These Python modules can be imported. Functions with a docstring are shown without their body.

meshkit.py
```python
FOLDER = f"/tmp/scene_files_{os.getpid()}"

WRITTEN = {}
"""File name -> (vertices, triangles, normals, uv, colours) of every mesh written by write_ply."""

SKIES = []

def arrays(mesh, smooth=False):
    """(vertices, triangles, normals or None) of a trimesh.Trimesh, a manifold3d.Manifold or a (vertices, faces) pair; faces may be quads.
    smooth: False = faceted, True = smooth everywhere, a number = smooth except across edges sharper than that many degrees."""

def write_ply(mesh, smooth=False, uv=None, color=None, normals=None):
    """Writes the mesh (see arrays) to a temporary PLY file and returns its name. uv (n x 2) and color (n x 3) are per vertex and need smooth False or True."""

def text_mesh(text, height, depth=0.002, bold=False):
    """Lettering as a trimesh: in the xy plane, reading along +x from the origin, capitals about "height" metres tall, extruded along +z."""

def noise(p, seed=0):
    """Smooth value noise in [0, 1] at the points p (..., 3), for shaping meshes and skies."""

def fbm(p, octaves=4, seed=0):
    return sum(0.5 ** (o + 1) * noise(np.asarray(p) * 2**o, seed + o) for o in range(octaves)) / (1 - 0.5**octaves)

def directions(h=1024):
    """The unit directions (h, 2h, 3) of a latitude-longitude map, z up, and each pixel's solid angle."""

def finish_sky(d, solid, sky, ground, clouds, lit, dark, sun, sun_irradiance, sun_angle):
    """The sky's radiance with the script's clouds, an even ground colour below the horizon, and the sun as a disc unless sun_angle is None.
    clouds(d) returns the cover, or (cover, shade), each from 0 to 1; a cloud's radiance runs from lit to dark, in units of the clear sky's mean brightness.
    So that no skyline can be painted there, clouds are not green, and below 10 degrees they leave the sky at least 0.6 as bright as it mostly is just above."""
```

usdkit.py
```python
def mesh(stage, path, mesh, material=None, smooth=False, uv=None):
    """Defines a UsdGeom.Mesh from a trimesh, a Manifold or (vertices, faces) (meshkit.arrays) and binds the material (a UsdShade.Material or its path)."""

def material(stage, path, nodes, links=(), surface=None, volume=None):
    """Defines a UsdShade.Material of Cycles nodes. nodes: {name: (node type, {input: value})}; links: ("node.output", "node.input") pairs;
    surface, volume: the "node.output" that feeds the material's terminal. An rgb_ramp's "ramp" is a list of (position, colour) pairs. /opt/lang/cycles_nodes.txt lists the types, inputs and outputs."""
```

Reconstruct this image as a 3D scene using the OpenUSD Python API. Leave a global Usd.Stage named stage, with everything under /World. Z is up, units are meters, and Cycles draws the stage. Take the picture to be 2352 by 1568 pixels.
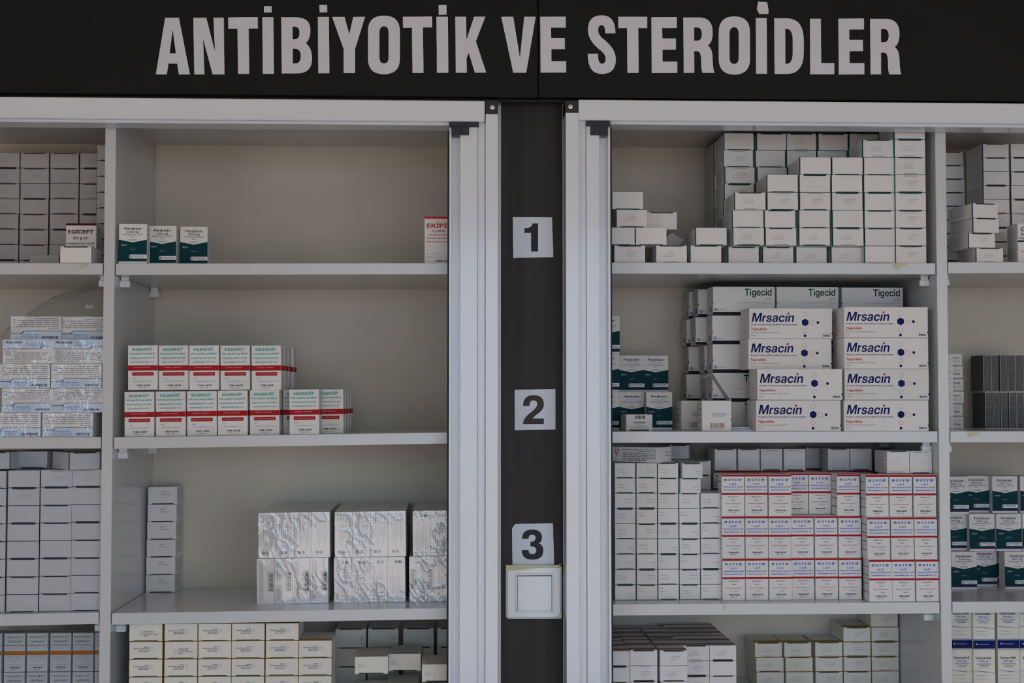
import glob, math, random
import numpy as np, trimesh
from shapely import affinity, box as sbox, union_all
from shapely.geometry import Polygon
from PIL import Image, ImageDraw, ImageFont
import meshkit, usdkit
from pxr import Gf, Usd, UsdGeom, UsdLux, UsdShade

random.seed(7)
rng = np.random.default_rng(7)
stage = Usd.Stage.CreateInMemory()
UsdGeom.SetStageUpAxis(stage, 'Z')
UsdGeom.SetStageMetersPerUnit(stage, 1.0)
UsdGeom.Xform.Define(stage, '/World')
mat = lambda name, *a, **k: usdkit.material(stage, '/World/Looks/' + name, *a, **k)

# ---------------------------------------------------------------- camera (x along the shelves, y into them, z up; y = 0 is the shelf fronts)
FPX, DIST, EYE = 3300.0, 2.276, 1.55
PSI, PITCH = math.atan(.042), math.atan(136 / FPX)
CF = np.array([math.sin(PSI) * math.cos(PITCH), math.cos(PSI) * math.cos(PITCH), math.sin(PITCH)])
CR = np.array([math.cos(PSI), -math.sin(PSI), 0.0])
CU = np.cross(CR, CF)
CAM = np.array([0, -DIST, EYE])
cam = UsdGeom.Camera.Define(stage, '/World/camera')
cam.CreateHorizontalApertureAttr(36.0)
cam.CreateFocalLengthAttr(36.0 * FPX / 2352)
cam.CreateClippingRangeAttr(Gf.Vec2f(.05, 500))
cam.AddTransformOp().Set(Gf.Matrix4d(*CR, 0, *CU, 0, *(-CF), 0, *CAM, 1))
cam.CreateExposureAttr(-0.35)

# ---------------------------------------------------------------- daylight: sky dome, seen from the shelves through the open shop front
sky = UsdLux.DomeLight.Define(stage, '/World/sky')
sky.CreateIntensityAttr(1.0)
UsdShade.MaterialBindingAPI.Apply(sky.GetPrim()).Bind(mat('sky_daylight', {
    "tc": ("texture_coordinate", {}), "s": ("separate_xyz", {}),
    "n": ("noise_texture", {"scale": 3.0, "detail": 5.0}),
    "c": ("rgb_ramp", {"ramp": [(.42, (0, 0, 0)), (.62, (1, 1, 1))]}),
    "r": ("rgb_ramp", {"ramp": [(0, (.56, .78, 1.02)), (.2, (.43, .68, 1.04)), (1, (.30, .50, 1.0))]}),
    "mx": ("mix_color", {"b": (1.0, 1.0, 1.02)}), "m": ("math", {"math_type": "multiply", "value2": .2}),
    "b": ("background_shader", {"strength": 4.2})},
    [("tc.generated", "s.vector"), ("tc.generated", "n.vector"), ("s.z", "r.fac"), ("n.fac", "c.fac"), ("c.color", "m.value1"),
     ("m.value", "mx.fac"), ("r.color", "mx.a"), ("mx.result", "b.color")], surface="b.background"))
sun = UsdLux.DistantLight.Define(stage, '/World/sun')
sun.CreateIntensityAttr(38000.0); sun.CreateAngleAttr(.6); sun.CreateColorAttr(Gf.Vec3f(1.0, .93, .84))
sun.AddRotateXYZOp().Set(Gf.Vec3f(35, 0, -92))

# ---------------------------------------------------------------- helpers
def at(px, py, y=0.0):
    """The point at depth y that the photograph shows at a pixel: (x, z)."""
    d = CF * FPX + CR * (px - 1176) + CU * (784 - py)
    p = CAM + d * ((y + DIST) / d[1])
    return p[0], p[2]
def X(px, py=800, y=0.0): return at(px, py, y)[0]
def Z(px, py, y=0.0): return at(px, py, y)[1]

used = {}
def numbered(parent, name):
    k = (parent, name); used[k] = used.get(k, -1) + 1
    return f'{parent}/{name}' + (f'_{used[k]:03d}' if used[k] else '')
def obj(name, mesh, m, parent=None, smooth=False):
    path = numbered(str(parent.GetPath()) if parent else '/World', name)
    return usdkit.mesh(stage, path, mesh, m, smooth=smooth).GetPrim()
def tag(o, label=None, cat=None, group=None, kind=None):
    for k, v in (('label', label), ('category', cat), ('group', group), ('kind', kind)):
        if v: o.SetCustomDataByKey(k, v)
    return o
def thing(name, label, cat, loc=(0, 0, 0), group=None, kind=None):
    x = UsdGeom.Xform.Define(stage, numbered('/World', name))
    if any(loc): x.AddTranslateOp().Set(Gf.Vec3d(*map(float, loc)))
    return tag(x.GetPrim(), label, cat, group, kind)

def cat_mesh(ms):
    vs, fs, n = [], [], 0
    for v, f in ms:
        vs.append(v); fs.append(np.asarray(f) + n); n += len(v)
    return np.vstack(vs), np.vstack(fs)
BOXF = np.array([[0, 2, 1], [1, 2, 3], [4, 5, 6], [5, 7, 6], [0, 1, 4], [1, 5, 4], [2, 6, 3], [3, 6, 7], [0, 4, 2], [2, 4, 6], [1, 3, 5], [3, 7, 5]])
def bx(x0, y0, z0, x1, y1, z1, c=0.0):
    """A box from corner to corner, its edges chamfered by c."""
    if c <= 0:
        return np.array([[x, y, z] for z in (z0, z1) for y in (y0, y1) for x in (x0, x1)], float), BOXF
    p = []
    for sx in (0, 1):
        for sy in (0, 1):
            for sz in (0, 1):
                q = np.array([(x0, x1)[sx], (y0, y1)[sy], (z0, z1)[sz]]); s = np.array([1 - 2 * sx, 1 - 2 * sy, 1 - 2 * sz])
                for k in range(3):
                    e = np.ones(3); e[k] = 0
                    p.append(q + s * e * c)
    h = trimesh.convex.convex_hull(np.array(p))
    return np.array(h.vertices), np.array(h.faces)
def extrude(poly, depth):
    ms = [trimesh.creation.extrude_polygon(g, depth, engine='earcut') for g in getattr(poly, 'geoms', [poly])]
    return trimesh.util.concatenate(ms)
def upright(m, y, depth_dir=1):
    """A mesh drawn in the xy plane and extruded along z, stood up in the xz plane with its front at depth y."""
    v = np.array(m.vertices); t = v[:, 2].max()
    return np.stack([v[:, 0], y + (t - v[:, 2]), v[:, 1]], 1), np.array(m.faces)

# flat lettering
FONT = glob.glob('/opt/blender-*/*/datafiles/fonts/Inter.woff2')[0]
fonts, glyphs = {}, {}
def font(wt, size):
    if (wt, size) not in fonts:
        f = ImageFont.truetype(FONT, size); f.set_variation_by_axes([14 if size < 60 else 32, wt]); fonts[wt, size] = f
    return fonts[wt, size]
def glyph(ch, wt, size):
    k = (ch, wt, size)
    if k in glyphs: return glyphs[k]
    f = font(wt, size); adv = f.getlength(ch) / size
    x0, y0, x1, y1 = f.getbbox(ch, anchor='ls')
    if x1 <= x0 or y1 <= y0 or ch == ' ':
        glyphs[k] = (None, adv, None); return glyphs[k]
    im = Image.new('L', (x1 - x0 + 8, y1 - y0 + 8))
    ImageDraw.Draw(im).text((4 - x0, 4 - y0), ch, 255, f, anchor='ls')
    on = np.pad(np.asarray(im) > 127, ((0, 0), (1, 1))).astype(np.int8)
    rows, starts = np.nonzero(np.diff(on, axis=1) == 1); ends = np.nonzero(np.diff(on, axis=1) == -1)[1]
    g = union_all(sbox(starts, -rows - 1, ends, -rows)).buffer(.6).buffer(-.6).simplify(.7 if size > 60 else .55)
    g = affinity.affine_transform(g, [1 / size, 0, 0, 1 / size, (x0 - 4) / size, (4 - y0) / size])
    tv, tf = [], []
    n = 0
    for q in getattr(g, 'geoms', [g]):
        v, fc = trimesh.creation.triangulate_polygon(q, engine='earcut'); tv.append(v); tf.append(fc + n); n += len(v)
    glyphs[k] = ((np.vstack(tv), np.vstack(tf)), adv, g)
    return glyphs[k]
def text(s, x, base, cap, wt=500, fit=None, align='c', slant=0.0, track=0.0):
    """Flat lettering: [(points, triangles)] in the xy plane; cap is the height of the capitals, fit the width it is set to."""
    size = 96 if cap > .006 else 44
    k = cap / .727; parts, cx = [], 0.0
    for ch in s:
        t, adv, _ = glyph(ch, wt, size)
        if t is not None:
            v = t[0] * k; v = np.stack([v[:, 0] + cx + slant * v[:, 1], v[:, 1]], 1); parts.append((v, t[1]))
        cx += adv * k + track
    cx -= track
    sx = fit / cx if fit else 1.0
    w = cx * sx; ox = x - (w / 2 if align == 'c' else w if align == 'r' else 0)
    return [(np.stack([v[:, 0] * sx + ox, v[:, 1] + base], 1), f) for v, f in parts]
def flat_poly(pts, holes=None):
    v, f = trimesh.creation.triangulate_polygon(Polygon(pts, holes), engine='earcut')
    return v, f
def rect(x0, y0, x1, y1): return np.array([[x0, y0], [x1, y0], [x1, y1], [x0, y1]], float), np.array([[0, 1, 2], [0, 2, 3]])
def ngon(x, y, r, n=6, rot=math.pi / 6):
    a = np.arange(n) * 2 * math.pi / n + rot
    v = np.vstack([[x, y], np.stack([x + r * np.cos(a), y + r * np.sin(a)], 1)])
    return v, np.array([[0, 1 + i, 1 + (i + 1) % n] for i in range(n)])
def ring(x, y, r, t, n=6, rot=math.pi / 6):
    a = np.arange(n) * 2 * math.pi / n + rot; c = np.stack([np.cos(a), np.sin(a)], 1)
    v = np.vstack([c * r, c * (r - t)]) + [x, y]
    return v, np.array([q for i in range(n) for q in ([i, (i + 1) % n, n + i], [(i + 1) % n, n + (i + 1) % n, n + i])])

# ---------------------------------------------------------------- materials
def plain(name, c, rough=.5, spec=.5, vary=0.0, noise=0.0, nscale=30.0, bump=0.0, bscale=200.0, stretch=(1, 1, 1)):
    nodes = {"p": ("principled_bsdf", {"base_color": c, "roughness": rough, "specular_ior_level": spec})}; links = []
    src = None
    if vary or noise or bump:
        nodes["tc"] = ("texture_coordinate", {})
        nodes["mp"] = ("mapping", {"scale": stretch}); links.append(("tc.object", "mp.vector"))
    if noise:
        nodes["n"] = ("noise_texture", {"scale": nscale, "detail": 4.0})
        nodes["r"] = ("rgb_ramp", {"ramp": [(.25, tuple(x * (1 - noise) for x in c)), (.75, tuple(min(1, x * (1 + noise)) for x in c))]})
        links += [("mp.vector", "n.vector"), ("n.fac", "r.fac")]; src = "r.color"
    if vary:
        nodes["oi"] = ("object_info", {}); nodes["mr"] = ("map_range", {"to_min": 1 - vary, "to_max": 1.0})
        nodes["mv"] = ("mix_color", {"blend_type": "multiply", "fac": 1.0, "a": c})
        links += [("oi.random", "mr.value"), ("mr.result", "mv.b")]
        if src: links.append((src, "mv.a"))
        src = "mv.result"
    if src: links.append((src, "p.base_color"))
    if bump:
        nodes["bn"] = ("noise_texture", {"scale": bscale, "detail": 2.0}); nodes["b"] = ("bump", {"strength": bump, "distance": .002})
        links += [("mp.vector", "bn.vector"), ("bn.fac", "b.height"), ("b.normal", "p.normal")]
    return mat(name, nodes, links, surface="p.BSDF")
M = {
    'laminate': plain('white_laminate', (.58, .565, .54), .2, .5, noise=.02, nscale=9),
    'back': plain('beige_back_board', (.60, .53, .42), .6, .3, noise=.03, nscale=14),
    'profile': plain('white_profile', (.71, .715, .73), .13, .5, bump=.12, bscale=55, stretch=(1, 1, .25)),
    'rubber': plain('black_rubber', (.006, .006, .006), .5, .3),
    'black_plastic': plain('black_plastic', (.006, .006, .007), .35, .4),
    'steel': mat('zinc_screw', {"p": ("principled_bsdf", {"base_color": (.8, .78, .72), "metallic": 1.0, "roughness": .3})}, surface="p.BSDF"),
    'fascia': plain('black_sign_board', (.0075, .008, .0075), .5, .15, noise=.15, nscale=5),
    'letter': plain('sign_vinyl', (.66, .64, .67), .5, .4),
    'pillar': plain('dark_wood_grain', (.029, .024, .022), .5, .2, noise=.35, nscale=5, stretch=(14, 14, .5)),
    'paper': plain('sticker_paper', (.66, .69, .73), .6, .3),
    'switch': plain('switch_plastic', (.74, .75, .72), .25, .5),
    'tape': plain('yellowed_tape', (.55, .50, .30), .4, .4, noise=.12, nscale=60),
    'carton': plain('white_carton', (.76, .72, .675), .55, .15, vary=.07),
    'shaded_carton': plain('deep_shade_carton', (.50, .465, .43), .55, .15, vary=.06),  # white carton board darkened, deep-shelf shade put into its colour
    'cream_carton': plain('cream_carton', (.76, .70, .59), .55, .15, vary=.06),
    'grey_carton': plain('greyish_carton', (.50, .50, .495), .55, .15, vary=.06),
    'board': plain('slot_shade_board', (.06, .055, .05), .8, .2),  # raw grey board darkened to near black for the shade in recesses
    'wall': plain('room_paint', (.82, .70, .57), .8, .2),
    'plaster': plain('ceiling_paint', (.84, .73, .60), .9, .2),
    'tiles': plain('floor_tile', (.45, .44, .42), .3, .5, noise=.1, nscale=4),
    'paving': plain('paving', (.50, .39, .29), .9, .2, noise=.15, nscale=3),
    'render': plain('street_render', (.62, .50, .42), .9, .2, noise=.06, nscale=2),
    'film': mat('shrink_film', {"t": ("transparent_bsdf", {"color": (.96, .97, .98)}), "g": ("glossy_bsdf", {"color": (1, 1, 1), "roughness": .035}), "f": ("layer_weight", {"blend": .5}), "w": ("math", {"math_type": "power", "value2": 3.0}),
                "k": ("math", {"math_type": "multiply_add", "value2": .55, "value3": .085}), "m": ("mix_closure", {})},
                [("f.facing", "w.value1"), ("w.value", "k.value1"), ("k.value", "m.fac"), ("t.BSDF", "m.closure1"), ("g.BSDF", "m.closure2")], surface="m.closure"),
}
INK = {n: plain('ink_' + n, c, .6, .08) for n, c in {
    'black': (.018, .018, .022), 'navy': (.007, .014, .10), 'blue': (.03, .11, .50), 'sky': (.22, .42, .70), 'pale_blue': (.60, .67, .74), 'red': (.40, .014, .016), 'scarlet': (.52, .04, .03),
    'pink': (.62, .28, .26), 'teal': (.012, .33, .28), 'deep_teal': (.004, .042, .052), 'sea': (.0, .13, .115), 'bottle': (.005, .045, .038), 'grey': (.24, .24, .26), 'pale_grey': (.52, .52, .54),
    'burgundy': (.10, .005, .028), 'purple': (.20, .03, .24), 'lilac': (.42, .27, .46), 'orange': (.38, .14, .025), 'amber': (.46, .26, .05), 'mustard': (.42, .31, .05), 'mint': (.62, .70, .64), 'white': (.74, .74, .74),
    'charcoal': (.11, .11, .11), 'violet': (.04, .03, .08), 'slate': (.24, .27, .36), 'rust': (.34, .16, .10)}.items()}
M['bag'] = mat('clear_bag', {"t": ("transparent_bsdf", {"color": (.97, .98, .98)}), "g": ("glossy_bsdf", {"color": (1, 1, 1), "roughness": .08}), "f": ("layer_weight", {"blend": .5}), "w": ("math", {"math_type": "power", "value2": 3.0}),
    "k": ("math", {"math_type": "multiply_add", "value2": .45, "value3": .03}), "m": ("mix_closure", {})},
    [("f.facing", "w.value1"), ("w.value", "k.value1"), ("k.value", "m.fac"), ("t.BSDF", "m.closure1"), ("g.BSDF", "m.closure2")], surface="m.closure")

# ---------------------------------------------------------------- cartons: one class per kind, referenced by every copy
stage.CreateClassPrim('/World/kinds')
DIM = {}
class Art:
    """Flat print on one face; x from the face's own edge, y down from its top, both in fractions of the face; heights too."""
    def __init__(self, w, h, turn=False):
        self.w, self.h, self.turn, self.bits = w, h, turn, {}
    def add(self, ink, level, name, ms):
        self.bits.setdefault((ink, name), []).extend((v, f, level) for v, f in ms)
    def t(self, s, x, y, cap, ink='black', wt=600, fit=None, align='c', slant=0.0, track=0.0):
        self.add(ink, 3, 'lettering', text(s, x * self.w, (1 - y) * self.h, cap * self.h, wt, fit * self.w if fit else None, align, slant, track * self.w)); return self
    def vt(self, s, x, y0, y1, cap, ink='black', wt=500):
        """lettering that runs down the face"""
        L = (y1 - y0) * self.h
        ms = text(s, 0, 0, cap * self.w, wt, L, 'l')
        self.add(ink, 3, 'lettering', [(np.stack([x * self.w + v[:, 1], (1 - y0) * self.h - v[:, 0]], 1), f) for v, f in ms]); return self
    def r(self, x0, y0, x1, y1, ink, level=1, name='colour_band'):
        self.add(ink, level, name, [rect(x0 * self.w, (1 - y1) * self.h, x1 * self.w, (1 - y0) * self.h)]); return self
    def poly(self, pts, ink, level=1, name='colour_band'):
        self.add(ink, level, name, [flat_poly([(x * self.w, (1 - y) * self.h) for x, y in pts])]); return self
    def hexa(self, x, y, r, ink, t=0, n=6, level=2, name='emblem'):
        self.add(ink, level, name, [ring(x * self.w, (1 - y) * self.h, r * self.h, t * self.h, n) if t else ngon(x * self.w, (1 - y) * self.h, r * self.h, n)]); return self
    def words(self, x0, x1, y, hgt, ink='grey', seed=0, align='l'):
        """a line of print too small to read: one mark per word"""
        rr = random.Random(seed * 977 + int(y * 1000)); x = x0
        while x < x1 - .01:
            L = min(rr.uniform(.06, .17), x1 - x)
            self.add(ink, 3, 'small_print', [rect(x * self.w, (1 - y) * self.h, (x + L) * self.w, (1 - y + hgt) * self.h)]); x += L + .018
        return self
    def barcode(self, x0, y0, x1, y1, ink='black', vertical=False, seed=1):
        rr = random.Random(seed); x = 0.0
        while x < 1:
            wd = rr.choice((.014, .014, .028, .042)); b = min(1, x + wd)
            if vertical: self.r(x0, y0 + (y1 - y0) * x, x1, y0 + (y1 - y0) * b, ink, 3, 'barcode')
            else: self.r(x0 + (x1 - x0) * x, y0, x0 + (x1 - x0) * b, y1, ink, 3, 'barcode')
            x = b + rr.choice((.014, .02, .03))
        return self
PARTLABEL = {'black': 'black', 'navy': 'navy', 'blue': 'blue', 'sky': 'light blue', 'red': 'red', 'scarlet': 'bright red', 'teal': 'teal', 'purple': 'purple', 'orange': 'orange'}
def print_on(parent, art, face, w, d, h, off=None):
    """Lays an Art on a carton's face: F front, L and R sides, T top."""
    for (ink, name), ms in art.bits.items():
        out = []
        for v, f, level in ms:
            if art.turn: v = np.stack([art.w - v[:, 0], art.h - v[:, 1]], 1)
            e = .00006 + .00005 * level
            if face == 'F': p = np.stack([v[:, 0] - w / 2, np.full(len(v), -d / 2 - e), v[:, 1]], 1)
            elif face == 'L': p = np.stack([np.full(len(v), -w / 2 - e), d / 2 - v[:, 0], v[:, 1]], 1)
            elif face == 'R': p = np.stack([np.full(len(v), w / 2 + e), v[:, 0] - d / 2, v[:, 1]], 1)
            else: p = np.stack([v[:, 0] - w / 2, v[:, 1] - d / 2, np.full(len(v), h + e)], 1)
            if off is not None: p = p + off
            out.append((p, f))
        o = obj(name, cat_mesh(out), INK[ink], parent)
        if ink in PARTLABEL and name in ('lettering', 'colour_band'): tag(o, f"{PARTLABEL[ink]} {'lettering' if name == 'lettering' else 'printed band'}")
def carton_mesh(w, d, h, slot=None):
    """(body, tuck flap or None): a folded carton; slot top or bottom leaves the open line above or below its end flap."""
    if not slot: return bx(-w / 2, -d / 2, 0, w / 2, d / 2, h, .0005), None
    s, t, y = .0015, .007, -d / 2
    body = bx(-w / 2, y + t, 0, w / 2, d / 2, h, .0003)
    z0, z1 = (0, h - s) if slot == 'top' else (s, h)
    a, b = (h - s, h) if slot == 'top' else (0, s)
    flap = [bx(-w / 2, y, z0, w / 2, y + t, z1, .0003)]
    k = w * .13
    tabs = [bx(-w / 2, y, a, -w / 2 + k, y + t, b), bx(w / 2 - k, y, a, w / 2, y + t, b)]
    return cat_mesh([body] + tabs), flap[0]
CREAM = ('amber', 'cream', 'mustard', 'vancotek')
def kind(name, w, d, h, front=None, left=None, right=None, top=None, slot=None, edge=None, m='carton', extra=None):
    if name.split('_')[0] in CREAM: m = 'cream_carton'
    c = stage.CreateClassPrim('/World/kinds/' + name); DIM[name] = (w, d, h)
    body, flap = carton_mesh(w, d, h, slot)
    obj('carton_body', body, M[m], c)
    if flap is not None:
        obj('tuck_flap', flap, M[m], c)
        k, y = w * .13, -d / 2
        z0, z1 = (h - .0016, h - .0002) if slot == 'top' else (.0002, .0016)
        obj('inner_flap', bx(-w / 2 + k, y + .0012, z0, w / 2 - k, y + .0062, z1), M['board'], c)  # dark bar, the shade of the open slot put into its colour
    if edge:   # print that wraps round the carton just behind its end
        e, y0, y1, q = .00012, -d / 2 + .0004, -d / 2 + edge[1], .00045
        ms = [bx(-w / 2 - e, y0, -e * 0, -w / 2, y1, h), bx(w / 2, y0, 0, w / 2 + e, y1, h), bx(-w / 2, y0, h - .00005, w / 2, y1, h + e)]
        ms += [bx(-w / 2, -d / 2 - .0001, 0, w / 2, -d / 2, q), bx(-w / 2, -d / 2 - .0001, q, -w / 2 + q, -d / 2, h)]
        obj('edge_print', cat_mesh(ms), INK[edge[0]], c)
    for a, face in ((front, 'F'), (left, 'L'), (right, 'R'), (top, 'T')):
        if a: print_on(c, a, face, w, d, h)
    if extra: extra(c, w, d, h)
    return c
END_OUT = set('burgundy green violet dusky stripy mustard pale amber cream square narrow lone'.split())
def put(k, x, y, z, label, group=None, cat='box', name='medicine_box', rot=None, jit=1.0, tilt=0.0, dz=0.0):
    """A copy of a kind with its front face centred on x at depth y, standing on z."""
    w, d, h = DIM[k]
    if name == 'medicine_box' and k.split('_')[0] in END_OUT: name = 'medicine_carton' if k[:5] in ('burgu', 'green', 'viole', 'dusky') else 'vial_carton'
    r = UsdGeom.Xform.Define(stage, numbered('/World', name))
    if rot is None: rot = random.uniform(-.5, .5) * jit
    e = w / 2 * math.cos(math.radians(rot)) + d / 2 * abs(math.sin(math.radians(rot))) + .0006
    for b0, b1 in BAY.values():
        if b0 - .02 < x < b1 + .02: x = min(max(x, b0 + e), b1 - e)
    if DX['b0'] < x < DX['b1'] and SHELF['B', 3][0][1] - .01 < z < SHELF['B', 1][0][1] - .02 and not tilt: tilt = -.72
    r.AddTranslateOp().Set(Gf.Vec3d(float(x + random.uniform(-.0002, .0002) * jit), float(y + d / 2 + random.uniform(0, .0022) * jit), float(z + dz)))
    if rot: r.AddRotateZOp().Set(float(rot))
    if tilt: r.AddRotateYOp().Set(float(tilt))
    p = r.GetPrim(); p.GetReferences().AddInternalReference('/World/kinds/' + k); p.SetInstanceable(True)
    return tag(p, label, cat, group)
ORD = 'first second third fourth fifth sixth seventh eighth ninth tenth eleventh twelfth'.split()
ROW = ['bottom row'] + [o + ' row up' for o in ORD[1:]]

# ---------------------------------------------------------------- the room
BACK = .303                       # depth of the shelves
XL, XR, YF, CEIL = -2.0, 3.1, -4.3, 2.75
tag(obj('wall_back', bx(XL - .1, BACK + .012, 0, XR + .1, BACK + .16, CEIL), M['wall']), kind='structure')
tag(obj('wall_right', bx(XR, YF, 0, XR + .15, BACK + .012, CEIL), M['wall']), kind='structure')
tag(obj('floor', bx(XL - .15, YF - .2, -.1, XR + .15, BACK + .16, 0), M['tiles']), kind='structure')
tag(obj('ceiling', bx(XL - .15, YF - .2, CEIL, XR + .15, BACK + .16, CEIL + .12), M['plaster']), kind='structure')
OX0, OX1, OB, OZ = -.8, 2.75, .3, 2.3   # the shop window behind the camera
tag(obj('wall_front', cat_mesh([bx(XL - .15, YF - .2, 0, OX0, YF, CEIL), bx(OX1, YF - .2, 0, XR + .15, YF, CEIL), bx(OX0, YF - .2, OZ, OX1, YF, CEIL), bx(OX0, YF - .2, 0, OX1, YF, OB)]), M['wall']), kind='structure')
LY0, LY1, LB, LZ = -3.4, -2.0, .8, 2.2      # unseen side window beside the camera, added to brighten the room
tag(obj('wall_left', cat_mesh([bx(XL - .15, YF, 0, XL, LY0, CEIL), bx(XL - .15, LY1, 0, XL, BACK + .012, CEIL), bx(XL - .15, LY0, LZ, XL, LY1, CEIL), bx(XL - .15, LY0, 0, XL, LY1, LB)]), M['wall']), kind='structure')
tag(obj('pavement', bx(-40, -40, -.25, 40, 20, -.105), M['paving']), kind='structure')

# ---------------------------------------------------------------- shelf cabinets
DX = {'a0': -1.165, 'a1': X(240, 450), 'b0': X(265, 450), 'b1': X(1151, 700) - .018, 'c0': X(1292.5, 700) + .018, 'c1': X(2149.5, 450), 'd0': X(2174, 450), 'd1': 1.42}
BAY = {'A': (DX['a0'], DX['a1']), 'B': (DX['b0'], DX['b1']), 'C': (DX['c0'], DX['c1']), 'D': (DX['d0'], DX['d1'])}
TOPZ = {'L': Z(700, 335, BACK), 'R': Z(1500, 338, BACK)}
BH, B4P = .0268, .0275
SHELF = {}                        # (bay, level): two (x, z) points of its front top edge
def shelf_line(bay, lev, *pts): SHELF[bay, lev] = [at(*p) for p in pts]
shelf_line('A', 1, (0, 603.5), (238, 604)); shelf_line('A', 2, (0, 1003.8), (235, 1003.4)); shelf_line('A', 3, (0, 1411), (230, 1406))
shelf_line('B', 1, (268, 605), (1027, 603.5)); shelf_line('B', 2, (266, 1004.3), (1027, 992.5)); shelf_line('B', 3, (260, 1408), (1027, 1395.5))
shelf_line('C', 1, (1408, 602.3), (2150, 604)); shelf_line('C', 2, (1410, 991), (2150, 990)); shelf_line('C', 3, (1410, 1387.3), (2155, 1382.5))
shelf_line('D', 1, (2178, 602), (2352, 601.5)); shelf_line('D', 2, (2182, 990), (2352, 990)); shelf_line('D', 3, (2188, 1381.7), (2352, 1381))
for bay, z in (('A', Z(60, 1453, .112) - 2 * .0631), ('B', Z(500, 1431, .01) - 5 * B4P), ('C', Z(1480, 1491.5, .02) - 4 * .0246), ('D', Z(2317, 1490.5, .05) - .0716)):
    SHELF[bay, 4] = [(BAY[bay][0], z), (BAY[bay][1], z)]
def sz(bay, lev, x):
    (xa, za), (xb, zb) = SHELF[bay, lev]
    return za + (zb - za) * (x - xa) / (xb - xa)
def board(bay, lev, y0, y1, t=.018):
    x0, x1 = BAY[bay][0] + .0016, BAY[bay][1] - .0016
    v, f = bx(x0, y0, -t, x1, y1, 0, .0006)
    v = v.copy(); v[:, 2] += sz(bay, lev, v[:, 0]); return v, f

def cabinet(side, bays, label, ends):
    zt = TOPZ[side]; c = thing('shelf_cabinet', label, 'cabinet')
    x0, x1 = ends; hi = zt + .10
    inner = (DX['a1'], DX['b0']) if side == 'L' else (DX['c1'], DX['d0'])
    for a, b in ((x0, BAY[bays[0]][0]), inner, (BAY[bays[1]][1], x1)):
        obj('upright_panel', bx(a, 0, 0, b, BACK, hi, .0006), M['laminate'], c)
    for bay in bays:
        a, b = BAY[bay]
        obj('top_board', bx(a, .002, zt, b, BACK, zt + .018), M['laminate'], c)
        obj('plinth', bx(a, .03, 0, b, .048, .08), M['laminate'], c)
        obj('bottom_board', bx(a, .001, .08, b, BACK, .098), M['laminate'], c)
        obj('back_panel', bx(a, BACK + .0005, .098, b, BACK + .008, zt), M['back'], c)
        for lev in (1, 2, 3, 4):
            s = obj('shelf', board(bay, lev, .0008, BACK - .001), M['laminate'], c)
            for xs, sg in ((a, 1), (b, -1)):
                for yy in (.034, .262):
                    if (bay, lev, sg, yy) == ('A', 2, -1, .034): continue
                    zz = sz(bay, lev, xs) - .018; lo, up = sorted((xs, xs + sg * .016))
                    m = cat_mesh([bx(lo, yy, zz - .0165, up, yy + .010, zz - .006, .0012), bx(lo + .002, yy + .002, zz - .007, up - .002, yy + .008, zz)])
                    obj('shelf_support', m, M['switch'], s)
    return c
LC = cabinet('L', 'AB', 'white laminate shelf cabinet with sparsely filled middle shelves', (DX['a0'] - .018, X(1151, 700)))
RC = cabinet('R', 'CD', 'white laminate shelf cabinet with its shelves crammed with cartons', (X(1292.5, 700), DX['d1'] + .018))
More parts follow.
